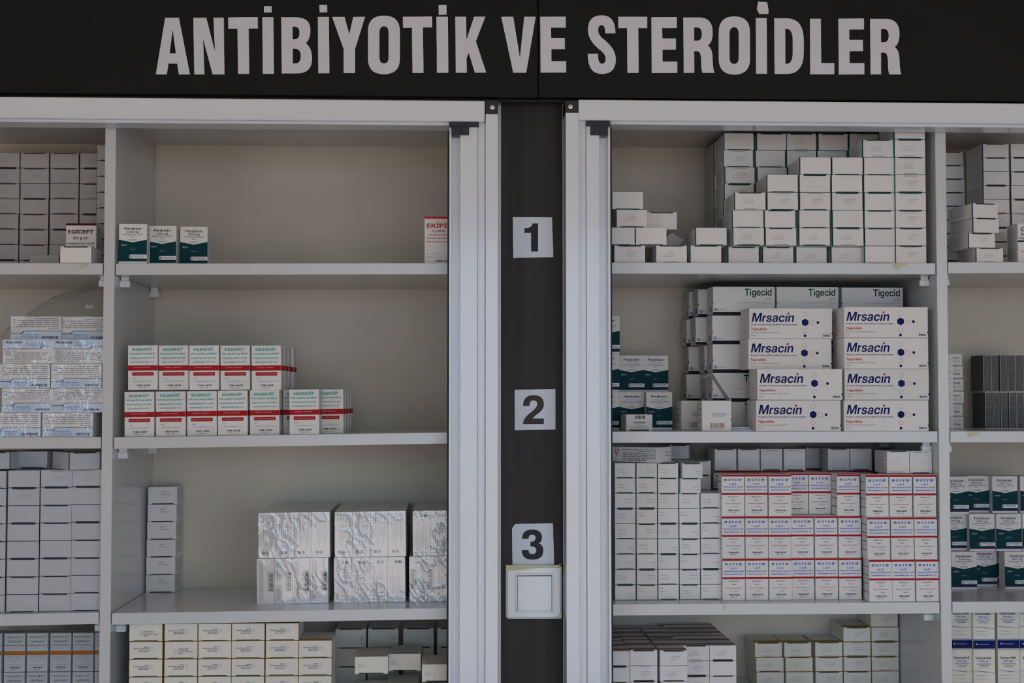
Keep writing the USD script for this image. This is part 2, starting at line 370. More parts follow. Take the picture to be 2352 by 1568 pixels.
# scraps of yellowed tape left on shelf edges
def scrap(cab, pts, name='tape_scrap'):
    v = [at(*p) for p in pts]
    obj(name, upright(extrude(Polygon(v), .0004), -.0002), M['tape'], cab)
scrap(RC, [(2051, 604.5), (2086, 604.5), (2083, 609), (2070, 613), (2066, 619), (2054, 615)])
scrap(LC, [(178, 609), (190, 605), (203, 605), (199, 612), (190, 618), (183, 614)])
scrap(RC, [(2223, 991), (2243, 991), (2252, 997), (2236, 1001), (2224, 1003)])
scrap(RC, [(1663, 1389), (1667, 1395), (1665, 1400), (1661, 1399)])

# ---------------------------------------------------------------- sliding-door frames in front of the cabinets
FY = -.06
def xf(px): return X(px, 700, -.05)
def door_frame(side):
    L = side == 'L'
    f = thing('sliding_door_frame', 'glossy white sliding-door frame on the cabinet ' + ('with the three small teal boxes' if L else 'with the green-topped cartons'), 'door frame')
    if L: x0, x1, zt, zb, zl = DX['a0'] - .018, X(1113.5, 255, FY), Z(600, 227, FY), Z(600, 275.5, FY), Z(600, 281.5, FY)
    else: x0, x1, zt, zb, zl = X(1329, 255, FY), DX['d1'] + .018, Z(1840, 233, FY), Z(1840, 280, FY), Z(1840, 286, FY)
    obj('top_rail', cat_mesh([bx(x0, FY, zb, x1, -.004, zt, .0012), bx(x0, FY + .010, zl, x1, -.004, zb + .001, .001)]), M['profile'], f)
    obj('bottom_rail', bx(x0, FY, .06, x1, -.004, .10, .0012), M['profile'], f)
    def prof(pts, z1, name, z0=.1):
        p = Polygon([(xf(a), b) for a, b in pts]).buffer(-.0006, join_style=1).buffer(.0006, join_style=1)
        m = trimesh.creation.extrude_polygon(p, z1 - z0, engine='earcut')
        v = np.array(m.vertices); v[:, 2] += z0
        obj(name, (v, np.array(m.faces)), M['profile'], f)
    if L:
        prof([(1114.8, -.06), (1143, -.06), (1143, -.006), (1114.8, -.006)], Z(1128, 262, FY), 'jamb')
        prof([(1096.4, -.051), (1114.5, -.051), (1114.5, -.006), (1096.4, -.006)], zb, 'jamb_rebate')
        prof([(1031.4, -.052), (1036.6, -.052), (1036.6, -.040), (1056.7, -.040), (1056.7, -.056), (1096, -.056), (1096, -.012), (1031.4, -.012)], Z(1060, 290.5, -.05), 'stile')
        obj('gasket', bx(xf(1027.4), -.046, .1, xf(1031.4), -.014, Z(1029, 299, -.05)), M['rubber'], f)
        gb = [(1031.5, 279, 1100, 290.5), (1038.8, 290, 1056.4, 311), (1056, 290, 1077, 309.5)]
        cb, sc = (1114.5, 229, 1151, 262), (1131, 246)
    else:
        prof([(1299, -.06), (1328.5, -.06), (1328.5, -.006), (1299, -.006)], Z(1315, 259, FY), 'jamb')
        prof([(1328.9, -.051), (1346.3, -.051), (1346.3, -.006), (1328.9, -.006)], zb, 'jamb_rebate')
        prof([(1346.6, -.056), (1376.6, -.056), (1376.6, -.040), (1397, -.040), (1397, -.052), (1402.3, -.052), (1402.3, -.012), (1346.6, -.012)], Z(1360, 289, -.05), 'stile')
        obj('gasket', bx(xf(1402.3), -.046, .1, xf(1406.6), -.014, Z(1404, 290, -.05)), M['rubber'], f)
        gb = [(1346.5, 277.5, 1402, 289), (1356.5, 288.5, 1377.5, 309.5), (1377, 288.5, 1395, 311)]
        cb, sc = (1292.5, 230, 1328.8, 259), (1310.5, 244.5)
    obj('guide_block', cat_mesh([bx(X(a, b, -.061), -.061, Z(a, d, -.061), X(c, b, -.061), -.03, Z(a, b, -.061), .0004) for a, b, c, d in gb]), M['black_plastic'], f)
    a, b, c, d = cb
    lo, up = ((a, 1143.5), (1143, c)) if L else ((1298, c), (a, 1298.5))
    k = obj('corner_bracket', cat_mesh([bx(X(lo[0], b, -.056), -.056, Z(a, d, -.056), X(lo[1], b, -.056), -.006, Z(a, b, -.056), .0006), bx(X(up[0], b, -.03), -.03, Z(a, 234 if L else 231, -.03), X(up[1], b, -.03), -.006, Z(a, b, -.03), .0004)]), M['black_plastic'], f)
    sx, s_z = at(*sc, -.058)
    m = trimesh.creation.revolve(np.array([[0, 0], [.0040, 0], [.0040, .0006], [.0030, .0016], [0, .0018]]), sections=20)
    v = np.array(m.vertices); head = (np.stack([v[:, 0] + sx, -.056 - v[:, 2], v[:, 1] + s_z], 1), np.array(m.faces)[:, ::-1])
    obj('screw', head, M['steel'], k)
    obj('screw_slot', cat_mesh([bx(sx - .0017, -.0580, s_z - .0004, sx + .0017, -.0577, s_z + .0004), bx(sx - .0004, -.0580, s_z - .0017, sx + .0004, -.0577, s_z + .0017)]), M['board'], k)
door_frame('L'); door_frame('R')

# ---------------------------------------------------------------- sign over the cabinets
def curve(pts, scale, ox, oy, y, n=6):
    """Outline from photograph points; a third number marks a quadratic control point."""
    P = [(p[0] / scale + ox, p[1] / scale + oy, len(p) > 2) for p in pts]; full = []
    for i, p in enumerate(P):
        full.append(p); q = P[(i + 1) % len(P)]
        if p[2] and q[2]: full.append(((p[0] + q[0]) / 2, (p[1] + q[1]) / 2, False))
    while full[0][2]: full = full[1:] + full[:1]
    out = []
    for i, p in enumerate(full):
        if p[2]:
            a, b = full[i - 1], full[(i + 1) % len(full)]
            for t in np.linspace(0, 1, n + 2)[1:-1]:
                out.append(((1 - t) ** 2 * a[0] + 2 * t * (1 - t) * p[0] + t * t * b[0], (1 - t) ** 2 * a[1] + 2 * t * (1 - t) * p[1] + t * t * b[1]))
        else: out.append(p[:2])
    return [at(px, py, y) for px, py in out]
def oval(x0, y0, x1, y1, r):
    return [(x0, (y0 + y1) / 2), (x0, y0 + r), (x0, y0, 1), ((x0 + x1) / 2, y0), (x1, y0, 1), (x1, y0 + r), (x1, y1 - r), (x1, y1, 1), ((x0 + x1) / 2, y1), (x0, y1, 1), (x0, y1 - r)]
SY = -.05
def I(a, b, c, d): return [(a, b), (c, b), (c + 3, d), (a + 3, d)]
LEFT = [
    ([(47, 447), (103, 107), (186, 107), (252, 447), (185, 447), (175, 382), (123, 382), (113, 447)], [[(130, 320), (148, 177), (167, 320)]]),
    ([(278, 447), (272, 107), (350, 107), (402, 310), (393, 107), (455, 107), (459, 447), (388, 447), (331, 235), (339, 447)], []),
    ([(481, 105), (659, 103), (660, 171), (604, 171), (608, 443), (540, 443), (537, 172), (482, 172)], []),
    (I(686, 104, 753, 443), []), ([(695, 38), (742, 37), (743, 75), (696, 76)], []),
    ([(799, 104), (890, 104), (975, 106, 1), (975, 180), (975, 235, 1), (947, 259), (986, 290, 1), (985, 355), (983, 441, 1), (895, 441), (803, 441)],
     [[(868, 160), (882, 160), (909, 162, 1), (909, 197), (909, 234, 1), (882, 236), (868, 236)], [(869, 293), (885, 293), (917, 295, 1), (917, 336), (917, 379, 1), (886, 381), (869, 381)]]),
    (I(1019, 102, 1086, 440), []), ([(1028, 30), (1075, 29), (1076, 74), (1030, 75)], []),
    ([(1105, 102), (1180, 102), (1208, 205), (1232, 102), (1303, 101), (1243, 295), (1243, 439), (1174, 439), (1174, 295)], []),
    (oval(1320, 94, 1512, 446, 95), [oval(1389, 158, 1444, 381, 40)]),
    ([(1529, 101), (1705, 99), (1706, 165), (1650, 165), (1654, 438), (1587, 438), (1584, 167), (1531, 168)], []),
    (I(1731, 101, 1800, 437), []), ([(1744, 31), (1791, 30), (1792, 88), (1745, 90)], []),
    ([(1844, 101), (1910, 101), (1911, 240), (1957, 101), (2025, 100), (1968, 248), (2030, 436), (1962, 437), (1925, 318), (1912, 350), (1914, 437), (1847, 437)], []),
    ([(2120, 101), (2192, 101), (2232, 345), (2258, 101), (2327, 101), (2270, 437), (2192, 437)], [])]
EE = lambda x, y0, d: [(x, y0), (x + 120, y0 - 1), (x + 120, y0 + 51), (x + 51, y0 + 51), (x + 52, y0 + 99), (x + 115, y0 + 99), (x + 116, y0 + 152), (x + 53, y0 + 152), (x + 53, y0 + 208), (x + 122, y0 + 208), (x + 122, y0 + 261), (x + 2, y0 + 262)]
def RR(x, y0, w):
    return ([(x, y0), (x + 80, y0), (x + w, y0 + 4, 1), (x + w, y0 + 70), (x + w, y0 + 118, 1), (x + w - 23, y0 + 131), (x + w - 2, y0 + 145, 1), (x + w, y0 + 190), (x + w, y0 + 240, 1), (x + w + 9, y0 + 260), (x + w - 47, y0 + 260), (x + w - 54, y0 + 250, 1), (x + w - 54, y0 + 210), (x + w - 54, y0 + 158, 1), (x + 66, y0 + 158), (x + 51, y0 + 158), (x + 52, y0 + 260), (x + 2, y0 + 260)],
            [[(x + 51, y0 + 47), (x + 66, y0 + 47), (x + 87, y0 + 48, 1), (x + 87, y0 + 78), (x + 87, y0 + 108, 1), (x + 66, y0 + 109), (x + 51, y0 + 109)]])
RIGHT = [
    (EE(83, 79, 0), []),
    ([(388, 157), (388, 118, 1), (372, 118), (355, 118, 1), (355, 142), (356, 166, 1), (378, 182), (438, 228, 1), (438, 278), (438, 347, 1), (372, 347), (305, 347, 1), (306, 252), (354, 252), (354, 299, 1), (372, 299), (390, 299, 1), (390, 276), (390, 256, 1), (368, 238), (307, 192, 1), (307, 140), (307, 72, 1), (372, 72), (437, 72, 1), (436, 157)], []),
    ([(449, 79), (585, 79), (585, 132), (543, 132), (545, 342), (492, 342), (490, 132), (449, 132)], []),
    (EE(604, 81, 0), []), RR(754, 82, 138),
    (oval(920, 77, 1067, 350, 75), [oval(971, 128, 1014, 300, 32)]),
    ([(1094, 85), (1145, 85), (1147, 346), (1095, 346)], []), ([(1105, 8), (1147, 10), (1154, 48), (1153, 66), (1110, 66), (1099, 42)], []),
    ([(1180, 86), (1240, 86), (1319, 88, 1), (1319, 190), (1319, 245), (1319, 347, 1), (1240, 347), (1182, 347)], [[(1232, 135), (1240, 135), (1267, 138, 1), (1267, 190), (1267, 245), (1267, 297, 1), (1242, 299), (1233, 299)]]),
    ([(1348, 88), (1399, 88), (1401, 296), (1462, 296), (1462, 348), (1349, 348)], []),
    (EE(1481, 88, 0), []), RR(1630, 89, 138)]
xm = X(1236, 100, SY); zl, zr = Z(620, 218.5, SY), Z(1800, 228.5, SY)
for nm, x0, x1, z0, letters, scale, ox, lab in (
        ('L', DX['a0'] - .02, xm - .0006, zl, LEFT, 2.6133, 340, 'black sign board that carries the first word in big pale capitals'),
        ('R', xm + .0006, DX['d1'] + .02, zr, RIGHT, 2.0417, 1200, 'black sign board whose lettering ends in the word for steroids')):
    s = thing('sign_board', lab, 'sign')
    obj('board', bx(x0, SY, z0, x1, SY + .018, z0 + .42, .0008), M['fascia'], s)
    obj('backing_strip', bx(x0, SY + .018, z0 - .0035, x1, SY + .022, z0 + .42), M['rubber'], s)  # black strip standing in for the shadow gap between sign and rail
    for outline, holes in letters:
        p = Polygon(curve(outline, scale, ox, 0, SY), [curve(h, scale, ox, 0, SY) for h in holes]).buffer(0)
        small = len(outline) in (4, 6) and p.area < .0016
        patch = nm == 'R' and len(outline) == 6 and small
        o = obj('letter_dot' if small else 'letter', upright(extrude(p, .0005), SY - .0005), M['tape'] if 0 else M['letter'], s)
        if patch: tag(o, 'hand-cut yellowish dot over the last dotted letter')

# ---------------------------------------------------------------- pillar between the cabinets, numbers and light switch
PY = .004
tag(obj('pillar', bx(X(1151, 700) + .0006, PY, 0, X(1292.5, 700) - .0006, BACK, Z(1222, 225, PY) + .09, .0005), M['pillar']), 'dark wood-grain panel between the two white cabinets', 'pillar', kind='structure')
def sticker(corners, numeral, scale, ox, oy, label, ink):
    s = thing('number_sticker', label, 'sticker')
    obj('paper', upright(extrude(Polygon([at(*c, PY) for c in corners]), .00035), PY - .00035), M['paper'], s)
    obj('numeral', upright(extrude(Polygon(curve(numeral, scale, ox, oy, PY)).buffer(0), .0001), PY - .00046), ink, s)
brown = plain('faded_numeral', (.030, .020, .010), .5, .3)
sticker([(1177.8, 498.3), (1268, 498.8), (1271, 590.3), (1179, 592.4)], [(1617, 345), (1722, 345, 1), (1738, 272), (1817, 272), (1817, 682), (1715, 682), (1715, 411), (1617, 411)], 6.357, 950, 470, 'pale square sticker with a bold black numeral one, highest on the pillar', M['rubber'])
sticker([(1182, 895), (1275.8, 892.8), (1275.8, 986), (1182.3, 987.6)], [(830, 1204), (832, 1102, 1), (930, 1102), (1028, 1102, 1), (1028, 1190), (1028, 1232, 1), (985, 1268), (940, 1300, 1), (920, 1324), (1028, 1324), (1028, 1378), (829, 1378), (832, 1325, 1), (880, 1285), (965, 1222, 1), (965, 1192), (965, 1152, 1), (928, 1152), (892, 1152, 1), (892, 1204)], 4.126, 1000, 640, 'pale square sticker with a brownish numeral two at mid height of the pillar', brown)
sticker([(1183.4, 1203), (1270, 1201), (1273, 1296), (1177, 1298), (1176, 1213)], [(415, 343), (420, 215, 1), (555, 215), (690, 215, 1), (693, 320), (693, 385, 1), (650, 405), (712, 430, 1), (712, 505), (712, 632, 1), (560, 632), (412, 632, 1), (412, 500), (505, 498), (510, 556, 1), (558, 556), (612, 556, 1), (612, 500), (612, 448, 1), (532, 448), (532, 383), (603, 383, 1), (603, 330), (603, 286, 1), (556, 286), (508, 286, 1), (505, 343)], 6.03, 1130, 1180, 'clipped-corner sticker with a bold black numeral three above the light switch', M['rubber'])
sw = thing('light_switch', 'ivory wall light switch with scraps of yellowed tape under the numeral three', 'light switch')
def pbox(x0, y0, x1, y1, a, b, c=.0008): return bx(X(x0, y0, PY), a, Z(x0, y1, PY), X(x1, y0, PY), b, Z(x0, y0, PY), c)
obj('cover_plate', pbox(1161.5, 1298, 1290, 1420, PY - .0085, PY, .0035), M['switch'], sw)
obj('bezel', pbox(1182, 1314.5, 1270, 1405.5, PY - .0098, PY - .004, .001), M['switch'], sw)
obj('rocker_gap', pbox(1186.8, 1319.5, 1266.5, 1400.5, PY - .0099, PY - .0085, 0), M['rubber'], sw)
v, fcs = pbox(1187.8, 1321, 1265.8, 1399.8, PY - .0118, PY - .009, .0008)
v = v.copy(); zc_ = v[:, 2].mean(); v[:, 1] -= np.where(v[:, 1] < PY - .010, (zc_ - v[:, 2]) * .03, 0)
obj('rocker', (v, fcs), M['switch'], sw)
for pts in ([(1161.5, 1297), (1290, 1297), (1290, 1300), (1246, 1303), (1200, 1308.5), (1163, 1311)], [(1284, 1294), (1290, 1296), (1290, 1315), (1286, 1311)], [(1277, 1420), (1290, 1420), (1290, 1397), (1287, 1408)]):
    obj('tape_strip', upright(extrude(Polygon([at(*p, PY - .009) for p in pts]), .0003), PY - .0088), M['tape'], sw)

# ---------------------------------------------------------------- kinds of cartons
def end_art(w, h, v, small=False):
    """The printed end of a carton: q and p carry batch print (one the other upside down), n is blank."""
    if v == 'n': return None
    a = Art(w, h, turn=(v == 'p'))
    a.t('LOT 70221 04', .60, .40, .050, 'grey', 500, .22, 'r').t('SKT 06 2022', .60, .52, .050, 'grey', 500, .30, 'r').t('SN 10055871324', .60, .64, .050, 'grey', 500, .36, 'r')
    a.t('BATCH NO EXPIRY DATE', .5, .965, .055, 'charcoal', 700, .42)
    return a
def side_lines(w, h, seed, n=6, ink='pale_grey'):
    a = Art(w, h)
    for i in range(n): a.words(.08, random.Random(seed + i).uniform(.6, .94), .14 + i * .76 / n, .045, ink, seed + i)
    return a
kind('burgundy_white', .049, .072, .0262, None, slot='top', edge=('burgundy', .004))
for v in 'nqp':
    for s in ('top', 'bottom'):
        kind(f'burgundy_{v}_{s}', .049, .072, .0262, end_art(.049, .0262, v), slot=s, edge=('burgundy', .004), m='shaded_carton')
        kind(f'green_{v}_{s}', .0500, .082, .0283, end_art(.05, .0283, v), side_lines(.082, .0283, 3), slot=s, edge=('sea', .006))
        kind(f'violet_{v}_{s}', .0494, .075, .0272, end_art(.0494, .0272, v), slot=s, edge=('violet', .003), m='grey_carton')
        kind(f'dusky_{v}_{s}', .0450, .078, .0238, end_art(.045, .0238, v), side_lines(.078, .0238, 9), slot=s, edge=('violet', .003))
        kind(f'stripy_{v}_{s}', .0436, .118, .0239, end_art(.0436, .0239, v), top=Art(.0436, .118).r(0, .80, 1, .93, 'rust').r(0, .42, 1, .56, 'rust').r(0, .10, 1, .17, 'rust').r(0, .62, 1, .68, 'pale_grey').words(.2, .8, .97, .008, 'grey', 4), slot=s)
        kind(f'mustard_{v}_{s}', .0478, .085, .0245, end_art(.0478, .0245, v), side_lines(.085, .0245, 5, 4), top=Art(.0478, .085).r(0, .72, 1, 1, 'mustard').words(.1, .9, .5, .01, 'grey', 3).words(.1, .7, .38, .01, 'grey', 5), slot=s, edge=('amber', .002))
def small_end(w, h, v):
    a = Art(w, h, turn=(v in 'pb'))
    if v in 'qp':
        a.t('8699525270115', .48, .43, .06, 'grey', 500, .34, 'r').t('TR1', .48, .53, .05, 'grey', 500).t('SN 400218863', .48, .64, .06, 'grey', 500, .34, 'r').t('EXP', .48, .74, .05, 'grey', 500)
    else: a.t('Parti No', .06, .27, .06, 'grey', 500, .18, 'l').t('Son Kullanma', .06, .47, .06, 'grey', 500, .32, 'l')
    return a
for v in 'qptb':
    for s in ('top', 'bottom'):
        kind(f'pale_{v}_{s}', .0336, .085, .0240, small_end(.0336, .024, v), slot=s, edge=('sea', .002))
for v in 'qp':
    a = Art(.0515, .0267, turn=(v == 'p'))
    for i, (x0, x1) in enumerate(((.45, .60), (.13, .60), (.28, .60), (.28, .60))): a.words(x0, x1, .34 + i * .085, .045, 'grey', i + 3)
    for i in range(3): a.words(.64, .71, .34 + i * .085, .045, 'pale_grey', 3)
    kind('amber_' + v, .0512, .085, .0266, a, top=Art(.0512, .085).r(0, .8, 1, 1, 'amber').words(.1, .9, .7, .02, 'charcoal', 3), slot='bottom', edge=('amber', .01))
a = Art(.052, .027).t('Parti No', .09, .50, .075, 'grey', 500, .12, 'l').t('Son Kul. Ta.', .09, .63, .075, 'grey', 500, .20, 'l')
tp = Art(.052, .085); tp.barcode(.12, .86, .9, .92, 'black', False, 5); tp.words(.15, .8, .70, .012, 'grey', 5).words(.15, .9, .62, .012, 'grey', 8)
kind('cream', .052, .085, .027, a, side_lines(.085, .027, 7), top=tp, slot='bottom')
kind('cream_turned', .052, .085, .0315, Art(.052, .0315, True).t('Parti No', .09, .46, .075, 'grey', 500, .12, 'l').t('Son Kul. Ta.', .09, .58, .075, 'grey', 500, .20, 'l'), slot='top')

def penbisin(dose, ink):
    a = Art(.0443, .0635)
    a.t('Penbisin', .49, .150, .066, 'black', 600, .60).t('®', .84, .125, .025, 'black')
    a.t(dose, .5, .225, .050, ink or 'black', 600, .44).t('Enjeksiyonluk Çözelti', .5, .278, .033, 'charcoal', 600, .72).t('Tozu', .5, .330, .033, 'charcoal', 600).t('Ampisilin', .5, .412, .030, 'charcoal', 600, .30)
    a.poly([(0, .392), (.5, .46), (1, .392), (1, .935), (0, .935)], 'deep_teal', 1)
    if ink: a.r(0, .925, 1, .945, 'navy' if ink == 'sky' else 'purple', 2)
    a.t('IM/IV', .09, .545, .036, 'pale_grey', 600, .22, 'l').t('Steril', .5, .65, .034, 'slate', 500, .20)
    a.poly([(.42, .765), (1, .765), (1, .862), (.42, .862), (.39, .845), (.38, .813), (.39, .782)], 'white', 2)
    a.hexa(.445, .813, .036, 'grey', .012, 14, 3).hexa(.445, .813, .014, 'black', 0, 8, 3)
    a.words(.52, .92, .812, .020, 'grey', 4).words(.66, .90, .850, .020, 'pink', 6)
    return a
for nm, dose, ink in (('penbisin_black', '1000 mg', None), ('penbisin_blue', '250 mg', 'sky'), ('penbisin_purple', '500 mg', 'purple')):
    sd = Art(.027, .0635).r(0, .40, 1, .93, 'charcoal' if 0 else 'pale_grey').words(.2, .8, .2, .03, 'purple' if ink == 'purple' else 'grey', 2).words(.2, .7, .5, .03, 'grey', 4).words(.2, .8, .6, .03, 'grey', 5)
    kind(nm, .0443, .027, .0635, penbisin(dose, ink), None, side_lines(.027, .0635, 4), slot=None)
a = Art(.0435, .0262); a.barcode(.33, .06, .72, .27, 'black', False, 9)
a.t('Penbisin', .5, .55, .11, 'black', 600, .46).t('250 mg', .5, .68, .075, 'sky', 600, .32).t('Enjeksiyonluk Çözelti', .5, .80, .05, 'charcoal', 600, .58).t('Tozu', .5, .90, .05, 'charcoal', 600)
kind('penbisin_end', .0435, .0635, .0262, a, slot='bottom')

def company(a, y, ink, x=.5, w=.46):
    a.t('TÜM', x - .02, y, .034, 'black', 800, w * .42, 'r').t('EKİP', x + .05, y, .034, 'black', 800, w * .46, 'l').hexa(x + .015, y - .017, .014, ink, 0, 5, 3).t('İLAÇ A.Ş.', x, y + .045, .024, 'charcoal', 600, w * .6)
    return a
a = Art(.0468, .0708)
a.t('SULBAKSİT', .48, .122, .064, 'teal', 800, .69).t('500 mg/250 mg IM/IV', .49, .204, .036, 'teal', 800, .88).t('Enjeksiyonluk Çözelti', .49, .298, .034, 'teal', 700, .82).t('Hazırlamak İçin Toz', .49, .386, .034, 'teal', 700, .76)
a.r(0, .450, 1, .565, 'red').t('Ampisilin + Sulbaktam', .47, .508, .028, 'pink', 600, .56).r(.14, .600, .865, .678, 'red').t('Kas veya damar içine uygulanır', .5, .650, .024, 'pink', 600, .66)
a.t('Steril', .165, .750, .022, 'charcoal', 500, None, 'l').t('1 Flakon + Enjeksiyonluk su 2 ml', .52, .815, .022, 'grey', 500, .70)
company(a, .915, 'teal', .5, .46)
sd = Art(.043, .0708).r(.1, .45, 1, .565, 'red').r(0, .9, .3, .915, 'teal').r(0, .93, .3, .945, 'charcoal').r(0, .955, .3, .97, 'red')
kind('sulbaksit', .0468, .043, .0708, a, None, sd, top=Art(.0468, .043).r(.6, .94, .95, 1, 'black'))
a = Art(.0368, .0672)
a.r(0, .010, 1, .055, 'red').t('MOPEM', .48, .165, .055, 'blue', 800, .74, track=.06).t('®', .90, .135, .022, 'blue').t('1 g IV', .49, .255, .042, 'blue', 700, .31).t('Enjeksiyonluk Çözelti', .5, .320, .033, 'blue', 700, .89).t('Hazırlamak İçin Toz', .5, .390, .033, 'blue', 700, .83)
a.r(0, .448, 1, .493, 'red').t('Meropenem', .5, .555, .028, 'charcoal', 600, .42).t('Steril', .5, .635, .026, 'charcoal', 600, .18).t('Damar içine uygulanır', .5, .715, .026, 'scarlet', 500, .68).t('1 Flakon', .57, .790, .026, 'grey', 500, .26)
company(a, .885, 'blue', .49, .48)
sd = Art(.036, .0672)
for i in range(8): sd.words(.1, .9, .1 + i * .1, .03, 'slate' if i % 2 else 'pale_blue', i + 3)
sd.r(.3, .45, 1, .47, 'pink')
kind('mopem', .0368, .036, .0672, a, sd, None, top=Art(.0368, .036).r(.1, .3, .9, .5, 'pink').words(.1, .9, .8, .05, 'grey', 3))
for v in 'qp':
    e = Art(.0366, .0360, turn=(v == 'p')); e.t('LOT 9A0412', .56, .42, .035, 'pale_grey', 500, .30, 'r').t('SN 4410023755', .56, .50, .035, 'pale_grey', 500, .46, 'r').t('EXP 05 22', .56, .58, .035, 'pale_grey', 500, .30, 'r').t('BATCH NO EXPIRY', .5, .955, .04, 'grey', 700, .58)
    kind(f'square_{v}', .0366, .0672, .0360, e, side_lines(.0672, .036, 8, 5), slot='top' if v == 'q' else 'bottom')

a = Art(.0540, .0760)
a.r(0, 0, 1, .045, 'scarlet').t('EKİPİM', .06, .235, .088, 'scarlet', 800, .80, 'l').t('1 g IM/IV', .22, .325, .040, 'scarlet', 700, .40, 'l').t('Enjeksiyonluk', .12, .400, .034, 'scarlet', 600, .54, 'l').t('Çözelti Hazırlamak', .05, .474, .034, 'scarlet', 600, .78, 'l').t('İçin Toz ve Çözücü', .05, .548, .034, 'scarlet', 600, .76, 'l')
a.t('Seftriakson', .05, .630, .018, 'grey', 500, None, 'l').t('Steril', .05, .715, .018, 'grey', 500, None, 'l').t('Kas içine veya damar içine uygulanır', .05, .795, .018, 'grey', 500, .80, 'l').t('1 Flakon + 1 çözücü ampul', .05, .865, .018, 'grey', 500, .66, 'l')
company(a, .955, 'scarlet', .55, .5)
kind('ekipim', .0540, .030, .0760, a, top=Art(.054, .03).r(0, 0, 1, 1, 'scarlet'))

a = Art(.0336, .0622)
a.t('TAZOJECT', .48, .125, .050, 'charcoal', 700, .82, track=.02).t('®', .93, .09, .02, 'charcoal').t('2 g/0.25 g IV', .5, .235, .048, 'charcoal', 800, .66).t('Enjeksiyonluk Çözelti', .5, .325, .032, 'charcoal', 600, .90).t('Tozu', .46, .400, .030, 'charcoal', 600, .14)
a.r(0, .460, 1, .565, 'orange').t('Piperasilin + Tazobaktam', .5, .615, .022, 'grey', 600, .64).t('Damar içine uygulanır', .5, .675, .020, 'grey', 500, .66).t('Steril', .5, .745, .022, 'scarlet', 600, .14).t('İnfüzyon ile uygulanır', .5, .825, .024, 'pink', 500, .80)
company(a, .905, 'black', .5, .5)
kind('tazoject', .0336, .034, .0622, a, m='grey_carton', top=Art(.0336, .034).r(.1, .5, .9, .62, 'grey'))

a = Art(.0362, .0708)
a.words(.06, .17, .048, .014, 'pink', 3).words(.72, .90, .048, .014, 'pale_grey', 4).t('Vancotek', .46, .215, .058, 'black', 600, .74).t('500 mg', .25, .285, .042, 'blue', 700, .42, 'l').t('IV', .70, .285, .036, 'sky', 400, .10, 'l')
a.words(.16, .80, .335, .018, 'grey', 3).words(.26, .74, .370, .018, 'grey', 7).words(.30, .68, .405, .018, 'grey', 8)
a.poly([(0, .478), (.22, .478), (.24, .482), (.45, .490), (.45, .510), (.22, .497), (0, .489)], 'slate', 1, 'emblem').poly([(.44, .496), (.66, .500), (.72, .512), (1, .514), (1, .524), (.5, .518), (.44, .512)], 'slate', 2, 'emblem')
a.t('Vankomisin HCl', .38, .600, .024, 'grey', 500, .52).t('IV uygulanır', .40, .675, .022, 'grey', 500, .50)
a.r(0, .765, 1, .800, 'slate').r(0, .800, 1, .985, 'navy', 1).poly([(.12, .865), (.20, .865), (.16, .905)], 'white', 2, 'emblem').words(.24, .74, .895, .020, 'slate', 5)
kind('vancotek', .0362, .036, .0708, a, None)

a = Art(.1370, .0496)
a.t('Mrsacın', .022, .450, .295, 'navy', 650, .515, 'l', slant=.20).hexa(.472, .172, .036, 'scarlet', 0, 16).t('50 mg İ.V. İnfüzyon İçin Liyofilize Toz İçeren Flakon', .018, .560, .040, 'navy', 700, .565, 'l')
a.t('Tigesiklin', .018, .728, .078, 'scarlet', 700, .195, 'l').t('Her kutu 10 adet Flakon içerir', .018, .822, .045, 'grey', 500, .355, 'l').t('Steril', .018, .915, .045, 'grey', 500, .058, 'l')
a.hexa(.673, .465, .125, 'navy').hexa(.673, .205, .083, 'pink', .012).hexa(.761, .470, .083, 'pink', .012).hexa(.671, .735, .083, 'pink', .012).hexa(.826, .470, .046, 'navy', 0, 14).hexa(.670, .905, .046, 'navy', 0, 14)
a.t('biem', .975, .935, .085, 'navy', 700, .088, 'r').hexa(.996, .82, .026, 'black', 0, 10).hexa(.998, .62, .010, 'black', 0, 8)
sd = Art(.070, .0496)
for i, (y, x1) in enumerate(((.5, .5), (.58, .35), (.66, .7), (.74, .6), (.82, .8), (.9, .5))): sd.words(.3, .3 + x1 * .6, y, .02, 'pink' if i % 2 else 'pale_grey', i)
kind('mrsacin', .1370, .070, .0496, a, sd)
a = Art(.1050, .0480)
a.r(0, .905, 1, 1, 'black').r(0, 0, 1, .022, 'black').t('Tigecid', .955, .330, .245, 'bottle', 650, .445, 'r').t('®', .965, .13, .04, 'bottle', align='l').r(.855, .385, .955, .480, 'pale_grey', 1).t('50 mg', .905, .452, .05, 'white', 600, .07)
a.t('I.V. İnfüzyon Çözeltisi İçin Liyofilize Toz İçeren Flakon', .955, .590, .034, 'grey', 500, .57, 'r')
for hx, hy, hr in ((.08, .22, .10), (.155, .30, .15), (.245, .34, .12), (.10, .55, .06), (.20, .56, .07), (.30, .56, .06)): a.hexa(hx, hy, hr, 'mint', .014)
a.hexa(.045, .82, .055, 'navy', .02, 12).hexa(.038, .80, .035, 'sky', 0, 10).t('centurion', .075, .845, .045, 'grey', 500, .115, 'l').hexa(.004, .58, .02, 'black', 0, 8)
sd = Art(.055, .048).words(.3, .6, .2, .05, 'pale_grey', 2).words(.3, .7, .3, .05, 'pale_grey', 5).r(.5, .7, .75, .88, 'grey', 1, 'barcode').hexa(.97, .58, .02, 'black', 0, 8)
kind('tigecid', .1050, .055, .0480, a, sd, top=Art(.105, .055).r(0, 0, 1, 1, 'black').words(.02, .3, .965, .02, 'pale_grey', 5))

